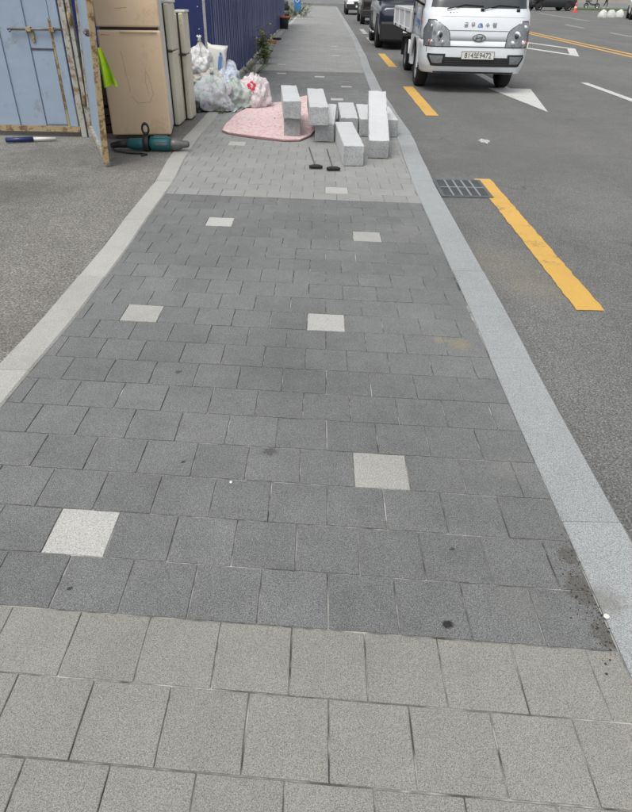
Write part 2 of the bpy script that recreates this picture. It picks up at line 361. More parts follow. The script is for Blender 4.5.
# ------------------------------------------------------------------ ground, road, lot
mb = MB()
XS = [-400, -20, 0, 3, 6, 10, 20, 60, 400]; YS = [-60, -5, 2, 5, 9, 14, 22, 40, 90, 250, 900]
mb.add([(x, y, ZR) for y in YS for x in XS], [(j*9+i, j*9+i+1, (j+1)*9+i+1, (j+1)*9+i) for j in range(10) for i in range(8)])
road = struct(mb.build('road', 'road'))
LIN = [(-3, -1.19), (1.9, -1.19), (2.7, -1.165), (3.5, -1.168), (4.4, -1.192), (5.0, -1.2), (6.2, -1.27), (7, -1.298), (8, -1.30), (14, -1.255), (20, -1.42), (26, -1.47), (34, -1.44), (70, -1.6)]
RIN = [(-3, .757), (2, .754), (2.9, .766), (5.2, .766), (6, .785), (7.2, .82), (9, .79), (10.8, .765), (13.7, .79), (17.6, .86), (24.7, .91), (36, .92), (70, .95)]
LW = .15; RW = .182
YEND = 66.
ys = [-2+i*.5 for i in range(int((YEND+2)*2)+1)]
# bedding under the pavers
mb = MB()
mb.add([p for y in ys for p in ((lerp(LIN, y)-.02, y, -.0044), (lerp(RIN, y)+.02, y, -.0044))], [(2*i, 2*i+1, 2*i+3, 2*i+2) for i in range(len(ys)-1)])
pavement = struct(mb.build('pavement', 'joint'))
mb = MB()
poly = [(-60, -4), (lerp(LIN, -2)-LW, -4)] + [(lerp(LIN, y)-LW, y) for y in ys] + [(-60, YEND)]
for i in range(len(ys)-1):
    a, b = lerp(LIN, ys[i])-LW, lerp(LIN, ys[i+1])-LW
    mb.add([(-60, ys[i], 0), (a, ys[i], 0), (b, ys[i+1], 0), (-60, ys[i+1], 0)], [(0, 1, 2, 3)])
struct(mb.build('lot', 'lot'))

# pavers
YA, SH, TX, TY = -.0633, -.0646, .6036, -5.3141
def grid(u, v):
    a = u+SH*v-TX; b = v-TY
    return (T*(math.cos(YA)*a-math.sin(YA)*b), T*(math.sin(YA)*a+math.cos(YA)*b))
def clip(poly, p, q):
    "keep the part of poly left of the line p -> q"
    out = []; n = len(poly); sd_ = lambda r: (q[0]-p[0])*(r[1]-p[1])-(q[1]-p[1])*(r[0]-p[0])
    for i in range(n):
        a, b = poly[i], poly[(i+1) % n]; sa, sb = sd_(a), sd_(b)
        if sa >= 0: out.append(a)
        if (sa >= 0) != (sb >= 0): t = sa/(sa-sb); out.append((a[0]+(b[0]-a[0])*t, a[1]+(b[1]-a[1])*t))
    return out
def inset(poly, d):
    n = len(poly); out = []
    for i in range(n):
        p0, p1, p2 = Vector(poly[i-1]), Vector(poly[i]), Vector(poly[(i+1) % n])
        e1 = (p1-p0).normalized(); e2 = (p2-p1).normalized()
        n1 = Vector((-e1.y, e1.x)); n2 = Vector((-e2.y, e2.x)); m_ = (n1+n2); L = m_.length
        m_ = m_/L if L > 1e-6 else n1
        out.append(tuple(p1+m_*(d/max(.35, m_.dot(n1)))))
    return out
def area(p): return abs(sum(p[i-1][0]*p[i][1]-p[i][0]*p[i-1][1] for i in range(len(p))))/2
def paver_geo(mbx, poly, z, mi=0, tilt=(0, 0), c0=(0, 0)):
    n = len(poly); top = inset(poly, .0017)
    zz = lambda p: z + (p[0]-c0[0])*tilt[0] + (p[1]-c0[1])*tilt[1]
    vs = [(x, y, -.03) for x, y in poly] + [(x, y, zz((x, y))-.0015) for x, y in poly] + [(x, y, zz((x, y))) for x, y in top]
    fs = [(i, (i+1) % n, n+(i+1) % n, n+i) for i in range(n)] + [(n+i, n+(i+1) % n, 2*n+(i+1) % n, 2*n+i) for i in range(n)] + [tuple(range(2*n, 3*n))]
    mbx.add(vs, fs, mi)
WHITE = {(1, -4), (9, 0), (17, -4), (22, .5), (31, -5), (49, 1), (64, -.5), (75, -5), (88, 1.5), (104, 1.5), (163, -4)}
WORN = {(3, 1), (9, -5), (16, 1.5), (57, 2), (66, -4.5), (96, -4.5), (108, -6.5), (41, 2), (39, -4), (118, 0), (126, -4.5), (135, 1), (150, -1.5), (176, 1.5)}
NROW = 365; far = {k_: MB() for k_ in ('paver_dark', 'paver_band', 'paver_light', 'paver_white', 'paver_worn')}
shared = {}; cand = []
for v in range(-8, NROW):
    half = 0 if v % 2 else .5
    for i in range(-12, 9):
        u = i+half; g = .0013/T; gv = .0021/T
        quad = [grid(u+g, v+gv), grid(u+1-g, v+gv), grid(u+1-g, v+1-gv), grid(u+g, v+1-gv)]
        cx = sum(p[0] for p in quad)/4; cy = sum(p[1] for p in quad)/4
        if cy < -1.2: continue
        y0, y1 = cy-.2, cy+.2
        pl = clip(quad, (lerp(RIN, y0)-.003, y0), (lerp(RIN, y1)-.003, y1)); 
        if len(pl) >= 3: pl = clip(pl, (lerp(LIN, y1)+.003, y1), (lerp(LIN, y0)+.003, y0))
        if len(pl) < 3 or area(pl) < .0006: continue
        # merge nearly coincident corners
        q2 = [p for j, p in enumerate(pl) if (Vector(p)-Vector(pl[j-1])).length > .004]
        if len(q2) < 3: continue
        full = len(pl) == 4 and abs(area(pl)-area(quad)) < 1e-6
        kind = 'paver_white' if (v, u) in WHITE else 'paver_worn' if (v, u) in WORN else 'paver_light' if v < 0 else 'paver_dark' if v < 21 else 'paver_band' if v < 44 else 'paver_dark' if v < 69 else 'paver_band'
        cand.append((v, u, kind, quad if full else q2, full, (cx, cy)))
def inview(c):
    d = Vector((c[0], c[1], 0))-CAMP; z = d.dot(_f)
    if z < .1: return False
    x = 316+FPX*d.dot(CR)/z; y = 406-FPX*d.dot(CU)/z
    return -25 < x < 657 and y < 850
near = [c for c in cand if inview(c[5])][:300]; nearset = {(c[0], c[1]) for c in near}
for v, u, kind, pl, full, (cx, cy) in cand:
    dz = random.uniform(-.0009, .0009); tl = (random.uniform(-.006, .006), random.uniform(-.006, .006))
    if (v, u) in nearset:
        if full:
            key = (kind, random.randrange(6))
            if key not in shared:
                q4 = [Vector((x-cx, y-cy)) for x, y in pl]; out_ = []
                for e_ in range(4):
                    a_, b_ = q4[e_], q4[(e_+1) % 4]; n_ = (q4[(e_+3) % 4]+b_)*.5
                    cch = random.uniform(.0008, .0045) if random.random() < .5 else .0008
                    for t_ in (cch/T, random.uniform(.25, .4), random.uniform(.6, .75), 1-random.uniform(.0008, .003)/T):
                        p_ = a_.lerp(b_, t_); out_.append(tuple(p_*(1-(random.uniform(0, .0011) if .1 < t_ < .9 else 0)/.09)))
                m1 = MB(); paver_geo(m1, out_, 0); shared[key] = m1.mesh('paver', kind)
            me = shared[key]
        else:
            m1 = MB(); paver_geo(m1, [(x-cx, y-cy) for x, y in pl], 0); me = m1.mesh('paver', kind)
        jx, jy = (random.uniform(-.0006, .0006) for _ in '12')
        o = link('paver', me, pavement, (cx+jx, cy+jy, dz), (tl[1], -tl[0], random.uniform(-.0025, .0025) if full else 0))
        if kind == 'paver_white': o['label'] = 'bright white granite paver among the grey ones'
        if kind == 'paver_worn': o['label'] = 'weathered pale paver among the dark ones'
    else:
        paver_geo(far[kind], pl, dz, 0, tl if full else (0, 0), (cx, cy))
for kd, m1 in far.items():
    if m1.f: stuff(m1.build('far_pavers', kd, pavement))

# kerb stones
def stones(name, side, tab, wdt, ztop, zbot, mat, step, y0, y1, stone):
    base = MB(); e = []
    yy = [y0+i*.5 for i in range(int((y1-y0)*2)+1)]
    a, b = (0, wdt) if side > 0 else (-wdt, 0)
    base.add([p for y in yy for p in ((lerp(tab, y)+a+.004, y, ztop-.02), (lerp(tab, y)+b-.004, y, ztop-.02))], [(2*i, 2*i+1, 2*i+3, 2*i+2) for i in range(len(yy)-1)])
    root = struct(base.build(name, 'joint'))
    y = y0
    while y < y1:
        ye = min(y1, y+step*(1 if y < 40 else 3)); g = .0011
        pr = []
        ns = 4
        for t in range(ns+1):
            yv = y+g+(ye-y-2*g)*t/ns; x0 = lerp(tab, yv)+a; x1 = lerp(tab, yv)+b; c_ = .008
            pr.append([(x0, yv, zbot), (x1, yv, zbot), (x1, yv, ztop-c_), (x1-c_, yv, ztop), (x0+c_*.5, yv, ztop), (x0, yv, ztop-c_*.5)])
        m1 = MB(); m1.loft(pr, True, True); m1.build(stone, mat, root, (random.uniform(-.002, .002), 0, random.uniform(-.001, .0015)))
        y = ye
    return root
stones('road_kerb', 1, RIN, RW, .004, ZR-.05, 'kerb', 1.0, -1.65, YEND, 'kerb_stone')
stones('lot_edging', -1, LIN, LW, .005, -.06, 'edging', 1.0, -1.84, 44, 'edging_stone')

# ------------------------------------------------------------------ road markings, grate
ZM = ZR+.004
def mark(name, pts, mat, label, cat='road marking', group=None):
    m1 = MB(); m1.add([(x, y, ZM) for x, y in pts], [tuple(range(len(pts)))]); o = m1.build(name, mat); tag(o, label, cat, group); return o
def jit(x0, x1, y0, y1, n=60, j=.005):
    L = [(x0+random.uniform(-j, j), y0+(y1-y0)*i/n) for i in range(n+1)]; Rr = [(x1+random.uniform(-j, j), y1-(y1-y0)*i/n) for i in range(n+1)]
    return Rr[::-1][:0] + [(x1+random.uniform(-j, j), y0+(y1-y0)*i/n) for i in range(n+1)] + L[::-1]
mark('yellow_dash', jit(1.40, 1.55, 3.05, 5.82), 'yellow', 'longest yellow painted dash, its end touching the drain grate')
mark('yellow_dash', jit(1.42, 1.60, 9.2, 12.2), 'yellow', 'short yellow painted dash just in front of the white truck wheel')
mark('yellow_dash', jit(1.46, 1.64, 15.5, 18.9), 'yellow', 'distant yellow painted dash between the white truck and the navy car')
mark('yellow_dash', jit(1.5, 1.68, 22.5, 25.5), 'fadedpaint', 'faint pale dash beside the navy car wheel')
mark('yellow_dash', jit(1.52, 1.7, 27.5, 31), 'fadedpaint', 'farthest faint pale dash in front of the dark van')
tip = at(548, 112, ZM); bx0, bx1, by = 2.93, 3.70, 12.25
mark('lane_arrow', [(tip.x, tip.y), (bx1, by), (tip.x+.09, by), (tip.x+.09, by+4.2), (tip.x-.09, by+4.2), (tip.x-.09, by), (bx0, by)], 'whitepaint', 'white painted lane arrow pointing to the viewer from under the truck', 'road marking')
# hollow diamond
m1 = MB(); dc = (6.97, 22.15); hw, hl, lw_ = .87, 2.9, .24
o4 = [(0, -hl), (hw, 0), (0, hl), (-hw, 0)]; i4 = [(0, -hl+lw_*3.4), (hw-lw_*1.05, 0), (0, hl-lw_*3.4), (-hw+lw_*1.05, 0)]
m1.add([(dc[0]+x, dc[1]+y, ZM) for x, y in o4+i4], [(i, (i+1) % 4, 4+(i+1) % 4, 4+i) for i in range(4)])
tag(m1.build('diamond_marking', 'whitepaint'), 'hollow white diamond painted on the lane right of the truck', 'road marking')
mark('lane_dash', jit(4.96, 5.10, 9.6, 13.35), 'whitepaint', 'white lane dash running off the right edge of the picture', 'road marking')
def slant(name, xa, ya, xb, yb, wd, mat, label):
    n = 24; L = [(xa+(xb-xa)*i/n-wd/2+random.uniform(-.006, .006), ya+(yb-ya)*i/n) for i in range(n+1)]
    mark(name, [(x+wd, y) for x, y in L] + L[::-1], mat, label)
slant('centre_line', 8.5, 18.5, 8.87, 60, .16, 'yellow', 'nearer of the two yellow centre lines across the road')
slant('centre_line', 8.86, 18.5, 9.25, 60, .16, 'yellow', 'farther of the two yellow centre lines across the road')
slant('lane_dash', 12.55, 28.6, 12.8, 32.2, .15, 'fadedpaint', 'faded white lane dash beyond the yellow centre lines, at the right edge')
slant('lane_dash', 12.95, 36, 13.3, 40, .15, 'fadedpaint', 'faded white lane dash beyond the yellow centre lines, nearer the truck')
slant('edge_line', 16.8, 46, 18.2, 62, .18, 'fadedpaint', 'faded white edge line on the far side below the dark truck')
# paint splat
m1 = MB(); c0 = at(484, 141, ZM); pts = [(c0.x+(.03+.04*random.random())*math.cos(a_)*1.1, c0.y+(.06+.1*random.random())*math.sin(a_)) for a_ in [i*math.pi/9 for i in range(18)]]
m1.add([(x, y, ZM) for x, y in pts], [tuple(range(18))]); tag(m1.build('paint_splat', 'whitepaint'), 'small white paint splat on the asphalt above the drain grate', 'paint splat')
# grate
gt = thing('drain_grate', 'grey iron drain grate set in the road beside the kerb', 'drain grate', (1.22, 5.47, ZR))
m1 = MB(); m1.box((0, 0, .0025), (.43, .55, .003)); m1.build('pit', 'dark', gt)
m1 = MB()
for x0, y0, sx, sy in ((0, -.262, .43, .03), (0, .262, .43, .03), (-.2, 0, .03, .494), (.2, 0, .03, .494)): m1.box((x0, y0, .007), (sx, sy, .012))
m1.build('rim', 'iron', gt)
bar = MB(); bar.box((0, 0, 0), (.37, .011, .01)); bme = bar.mesh('bar', 'iron')
for i in range(17): link('bar', bme, gt, (0, -.247+.494*(i+.5)/17, .0085))
cb = MB(); cb.box((0, 0, 0), (.016, .494, .008)); cme = cb.mesh('crossbar', 'rim')
for i in range(4): link('crossbar', cme, gt, (-.185+.37*(i+1)/5, 0, .0115))
m1 = MB(); m1.box((0, 0, .0145), (.37, .02, .006)); m1.build('middle_bar', 'rim', gt)

# ------------------------------------------------------------------ white truck
def wheel(parent, x, y, r, wd, side, rimmat='rim', spokes=6, name='wheel'):
    "wheel with its axis along X; side -1 faces -X"
    X = Matrix.Rotation(math.pi/2*side, 4, 'Y')
    m1 = MB(); m1.lathe([(0, -wd*.3), (r*.3, -wd*.3), (r*.3, wd*.3), (0, wd*.3)], 12, X=X); hub = m1.build(name, 'frame', parent, (x, y, r))
    t = MB(); p = [(r*.62, -wd/2), (r*.9, -wd/2), (r*.975, -wd*.42), (r*1., -wd*.25), (r*1., wd*.25), (r*.975, wd*.42), (r*.9, wd/2), (r*.7, wd/2), (r*.62, wd*.4), (r*.6, 0), (r*.62, -wd/2)]
    t.lathe(p, 28, X=X); t.build('tyre', 'tyre', hub)
    d = MB(); d.lathe([(r*.63, wd*.42), (r*.58, wd*.36), (r*.52, wd*.1), (r*.3, wd*.08), (r*.26, wd*.25), (r*.14, wd*.3), (0, wd*.3)], 28, X=X)
    for i in range(spokes):
        a = 2*math.pi*i/spokes; d.box((r*.4, 0, wd*.2), (r*.34, r*.13, wd*.12), X=X @ Matrix.Rotation(a, 4, 'Z'))
    d.build('rim', rimmat, hub)
    return hub
TRX, TRY = 2.47, 11.40
truck = thing('cargo_truck', 'white cab-over cargo truck parked facing the viewer by the kerb', 'truck', (TRX, TRY, ZR))
WZ = [(.30, .83), (.5, .868), (.75, .875), (1.1, .868), (1.3, .84), (1.95, .74), (2.0, .72)]
YF = [(.30, .07), (.40, .015), (.52, 0), (.68, .015), (.9, .04), (1.05, .085), (1.15, .14), (1.22, .22), (1.85, .62), (1.93, .74), (2.0, .95)]
def hw_(z): return lerp(WZ, z)
def FY(x, z):
    w_ = hw_(z); rx = .26; ry = .30; t = max(0, (abs(x)-(w_-rx))/rx); t = min(t, 1)
    return lerp(YF, z) + .03*(x/w_)**2 + ry*(1-math.sqrt(max(0, 1-t*t)))
def ring(z, yb):
    w_ = hw_(z); xs = [-w_+.26*(1-math.cos(a)) if False else 0 for a in ()]
    pts = [(-w_, yb, z), (-w_, (yb+FY(-w_, z))/2, z)]
    cor = [math.sin(math.pi/2*(1-i/8)) for i in range(9)]
    for c_ in cor: x = -(w_-.26)-.26*c_; pts.append((x, FY(x, z), z))
    for i in range(1, 6): x = -(w_-.26)+2*(w_-.26)*i/6; pts.append((x, FY(x, z), z))
    for c_ in reversed(cor): x = (w_-.26)+.26*c_; pts.append((x, FY(x, z), z))
    pts += [(w_, (yb+FY(w_, z))/2, z), (w_, yb, z)]
    return pts
m1 = MB()
zs = [.30, .33, .38, .44, .52, .6, .68, .76]
m1.loft([ring(z, .62) for z in zs], True, True, 0, True)
zs = [.7605, .84, .9, .98, 1.05, 1.1, 1.15, 1.22, 1.35, 1.55, 1.75, 1.88, 1.94]
rr = [ring(z, 1.72) for z in zs]
top = [(x*.9, .85+(y-.85)*.9 if y < 1.7 else y-.05, 1.985) for x, y, z in rr[-1]]
m1.loft(rr+[top], True, True, 0, True)
for sx in (-1, 1):
    m1.box((sx*.845, 1.6, .53), (.05, .26, .46))
    # fender skin with round arch
    n = 14; arch = [(1.05-.43*math.cos(math.pi*i/n), .33+.43*math.sin(math.pi*i/n)) for i in range(n+1)]
    pol = [(.60, .33)] + arch + [(1.50, .33), (1.50, .77), (.60, .77)]
    Xm = Matrix(((0, 0, 1, 0), (1, 0, 0, 0), (0, 1, 0, 0), (0, 0, 0, 1)))
    m1.prism(pol, sx*.868-.012, sx*.868+.012, 0, Xm)
m1.box((0, 1.2, .80), (1.6, .9, .06))
body = m1.build('cab', 'truckwhite', truck)
def patch(name, mat, zl, fl, fr, off=.004, nx=10, parent=truck, thick=.0):
    m2 = MB(); rows = []
    for z in zl:
        a, b = fl(z), fr(z); rows.append([(a+(b-a)*i/nx, FY(a+(b-a)*i/nx, z)-off, z) for i in range(nx+1)])
    vs = [p for r_ in rows for p in r_]; n = nx+1
    m2.add(vs, [(j*n+i, j*n+i+1, (j+1)*n+i+1, (j+1)*n+i) for j in range(len(rows)-1) for i in range(nx)], 0, True)
    return m2.build(name, mat, parent)
def rng(a, b, n): return [a+(b-a)*i/n for i in range(n+1)]
patch('windscreen', 'glass', rng(1.20, 1.87, 10), lambda z: -hw_(z)+.09, lambda z: hw_(z)-.09, .006, 24)
patch('lower_grille', 'black', rng(.405, .535, 3), lambda z: -.70, lambda z: .70, .005, 30)
for gz in (.435, .47, .505): patch('grille_bar', 'seam', [gz, gz+.008], lambda z: -.5, lambda z: .5, .009, 16)
patch('panel_gap', 'seam', [.676, .69], lambda z: -.47, lambda z: .47, .004, 16)
patch('panel_gap', 'seam', [.9, .906], lambda z: -.47, lambda z: .47, .004, 16)
patch('panel_gap', 'bedwhite', [1.092, 1.098], lambda z: -.72, lambda z: .72, .004, 24)
patch('lower_lip', 'black', rng(.302, .325, 2), lambda z: -.66, lambda z: .66, .004, 24)
for sx in (-1, 1):
    patch('panel_gap', 'seam', rng(.60, .672, 3), lambda z: sx*.80-.003, lambda z: sx*.80+.003, .004, 2)
    inn = lambda z: lerp([(.68, .45), (.88, .47), (.96, .55), (1.035, .70)], z); out = lambda z: lerp([(.68, .835), (.9, .845), (1.035, .79)], z)
    sgn = (lambda f_: (lambda z: sx*f_(z)))
    a, b = (sgn(out), sgn(inn)) if sx < 0 else (sgn(inn), sgn(out))
    bz = patch('headlight', 'seam', rng(.672, 1.045, 8), (lambda z: a(min(1.035, max(.68, z)))-.012), (lambda z: b(min(1.035, max(.68, z)))+.012), .003, 12)
    patch('lens', 'lens', rng(.685, 1.03, 8), a, b, .007, 12, bz)
    # bowls behind the lens front, proud so that they read
    for (lx, lz, lr, mt) in ((.60, .83, .075, 'chrome'), (.72, .73, .05, 'chrome'), (.55, .73, .045, 'chrome'), (.735, .95, .04, 'chrome'), (.605, .835, .042, 'glass'), (.77, .745, .03, 'amber')):
        m2 = MB(); m2.lathe([(lr, 0), (lr*.96, .006), (lr*.7, .010), (0, .012)], 20, X=Matrix.Translation((sx*lx, FY(sx*lx, lz)-.006-(.008 if mt == 'glass' else 0), lz)) @ Matrix.Rotation(math.pi/2, 4, 'X') @ Matrix.Rotation(-sx*.5, 4, 'Y'))
        m2.build('bulb_bowl', mt, bz)
    fo = lambda z: lerp([(.40, .72), (.56, .79), (.585, .78)], z); fi = lambda z: lerp([(.40, .52), (.585, .50)], z)
    a2, b2 = (sgn(fo), sgn(fi)) if sx < 0 else (sgn(fi), sgn(fo))
    fg = patch('fog_lamp', 'black', rng(.41, .58, 4), a2, b2, .009, 10)
    patch('lens', 'lens', rng(.445, .555, 3), (lambda z: a2(z)+.035), (lambda z: b2(z)-.035), .014, 8, fg)
    # mirror
    m2 = MB(); m2.box((sx*1.0, .5, 1.45), (.17, .1, .28), 0, 0, .03); m2.tube([(sx*.84, .55, 1.22), (sx*1.0, .52, 1.3)], .018, 6); m2.build('mirror', 'black', truck)
    # side window, door gap
    m2 = MB()
    q = [(.42, 1.2), (1.45, 1.2), (1.45, 1.82), (.86, 1.82)]
    m2.add([(sx*(hw_(z)+.004), y, z) for y, z in q], [(0, 1, 2, 3) if sx < 0 else (3, 2, 1, 0)]); m2.build('side_window', 'glass', truck)
    for gy, gh in ((1.52, .5), (.48, .42)):
        m2 = MB(); m2.box((sx*.872, gy, 1.0), (.012, .012, gh)); m2.build('door_gap', 'seam', truck)
    m2 = MB(); m2.box((sx*.88, 1.4, 1.08), (.02, .14, .03), 0, 0, .006); m2.build('door_handle', 'black', truck)
    m2 = MB(); m2.box((sx*.872, .40, 1.02), (.02, .08, .035), 0, 0, .006); m2.build('side_lamp', 'amber', truck)
    wheel(truck, sx*.735, 1.05, .33, .2, sx)
    wheel(truck, sx*.66, 3.62, .31, .16, sx)
    wheel(truck, sx*.46, 3.62, .31, .16, sx)
    m2 = MB(); m2.box((sx*.6, 4.1, .42), (.34, .02, .34)); m2.build('mud_flap', 'black', truck)
    m2 = MB(); m2.box((sx*.64, 2.4, .52), (.3, .8, .26), 0, 0, .04); m2.build('fuel_tank' if sx > 0 else 'tool_box', 'frame', truck)
    m2 = MB(); m2.tube([(sx*.86, 1.84, .66), (sx*.86, 1.84, .44), (sx*.86, 1.98, .44), (sx*.86, 1.98, .66)], .018, 6); m2.build('side_guard', 'bedwhite', truck)
def lettering(body_, size, x, y, z, mat, parent, rot=(math.pi/2, 0, 0), ext=.0015, name='lettering', sx=1.):
    me = text_mesh(body_, size, ext); me.materials.clear(); me.materials.append(M[mat]); o = link(name, me, parent, (x, y, z), rot); o.scale = (sx, 1, 1); return o
lettering('공', .078, -.215, FY(0, .975)-.008, .975, 'ink', truck); lettering('무', .078, -.105, FY(0, .975)-.008, .975, 'ink', truck)
lettering('수', .078, .125, FY(0, .975)-.008, .975, 'ink', truck); lettering('행', .078, .235, FY(0, .975)-.008, .975, 'ink', truck)
m2 = MB(); Xf = Matrix.Translation((.01, FY(0, .975)-.006, .972)) @ Matrix.Rotation(math.pi/2, 4, 'X')
m2.lathe([(.036, -.002), (.036, .003), (.027, .003), (.027, -.002)], 20, X=Xf); m2.box((0, -.02, 0), (.085, .018, .004), X=Xf); m2.box((.012, .01, 0), (.03, .03, .004), X=Xf); m2.build('crest', 'blueink', truck)
for i, wd_ in enumerate((.022, .018, .022)):
    m2 = MB(); m2.box((-.47+i*.05, FY(-.45, 1.135)-.004, 1.135), (wd_, .003, .022)); m2.build('small_mark', 'ink', truck)
# maker's oval with a slanted letter
ov = MB(); n = 28; Xo = Matrix.Translation((.01, FY(0, .80)-.010, .805)) @ Matrix.Rotation(math.pi/2, 4, 'X')
ov.tube([(.10*math.cos(2*math.pi*i/n), .05*math.sin(2*math.pi*i/n), 0) for i in range(n+1)], .006, 6, X=Xo)
ov.tube([(-.055, -.032, 0), (-.035, .034, 0)], .007, 6, X=Xo); ov.tube([(.035, -.034, 0), (.055, .032, 0)], .007, 6, X=Xo); ov.tube([(-.045, -.008, 0), (0, .004, 0), (.045, .008, 0)], .006, 6, X=Xo)
ov.build('badge', 'toolgrey', truck)
m2 = MB(); m2.box((.02, -.012, .565), (.53, .014, .115), 0, 0, .004); pl = m2.build('number_plate', 'plate', truck)
m2 = MB()
for c_, d_ in (((.02, -.02, .62), (.53, .004, .006)), ((.02, -.02, .51), (.53, .004, .006)), ((-.242, -.02, .565), (.006, .004, .115)), ((.282, -.02, .565), (.006, .004, .115))): m2.box(c_, d_)
m2.build('plate_rim', 'ink', pl)
lettering('814보9472', .105, .02, -.0205, .562, 'ink', pl, sx=.94)
m2 = MB()
for xs in ((-.55, .05), (.0, .62)):
    m2.tube([(xs[0]+.02, FY(xs[0], 1.17)-.02, 1.185), (xs[0]+.3, FY(xs[0]+.3, 1.24)-.02, 1.245), (xs[1], FY(xs[1], 1.22)-.018, 1.225)], .009, 6)
    m2.box((xs[1]-.02, FY(xs[1], 1.18)-.012, 1.18), (.05, .03, .04))
m2.build('wiper', 'black', truck)
for (yy_, zz_, sz) in ((.72, .98, .07), (.98, 1.0, .06)):
    m2 = MB(); m2.box((-.879, yy_, zz_), (.004, .16, sz)); m2.box((-.879, yy_+.02, zz_-.07), (.004, .1, .025)); m2.build('door_decal', 'blueink', truck)
# bed
m2 = MB(); m2.box((-.36, 3.2, .62), (.1, 3.6, .14)); m2.box((.36, 3.2, .62), (.1, 3.6, .14)); m2.box((0, 3.62, .34), (1.2, .1, .1)); m2.box((0, 1.05, .36), (1.2, .1, .1)); m2.build('chassis', 'frame', truck)
m2 = MB(); m2.box((0, 3.4, .755), (1.7, 3.1, .05)); m2.build('bed_floor', 'frame', truck)
for sx in (-1, 1):
    m2 = MB(); m2.box((sx*.865, 3.4, .955), (.03, 3.1, .36), 0, 0, .008)
    m2.box((sx*.885, 3.4, 1.115), (.02, 3.1, .04)); m2.box((sx*.885, 3.4, .80), (.02, 3.1, .05))
    for yy_ in (1.87, 2.9, 3.9, 4.93): m2.box((sx*.888, yy_, .955), (.025, .05, .3))
    m2.build('bed_side', 'bedwhite', truck)
    for yy_ in (2.4, 3.4, 4.4):
        m2 = MB(); m2.box((sx*.905, yy_, .79), (.02, .05, .07)); m2.build('hook', 'black', truck)
m2 = MB(); m2.box((0, 4.97, .955), (1.72, .03, .36), 0, 0, .008); m2.build('tailgate', 'bedwhite', truck)
m2 = MB(); m2.box((0, 1.83, 1.0), (1.72, .03, .46), 0, 0, .008)
for x_ in rng(-.8, .8, 8): m2.tube([(x_, 1.83, 1.2), (x_, 1.83, 1.8)], .015, 6)
m2.tube([(-.82, 1.83, 1.8), (.82, 1.83, 1.8)], .02, 6); m2.build('headboard', 'frame', truck)

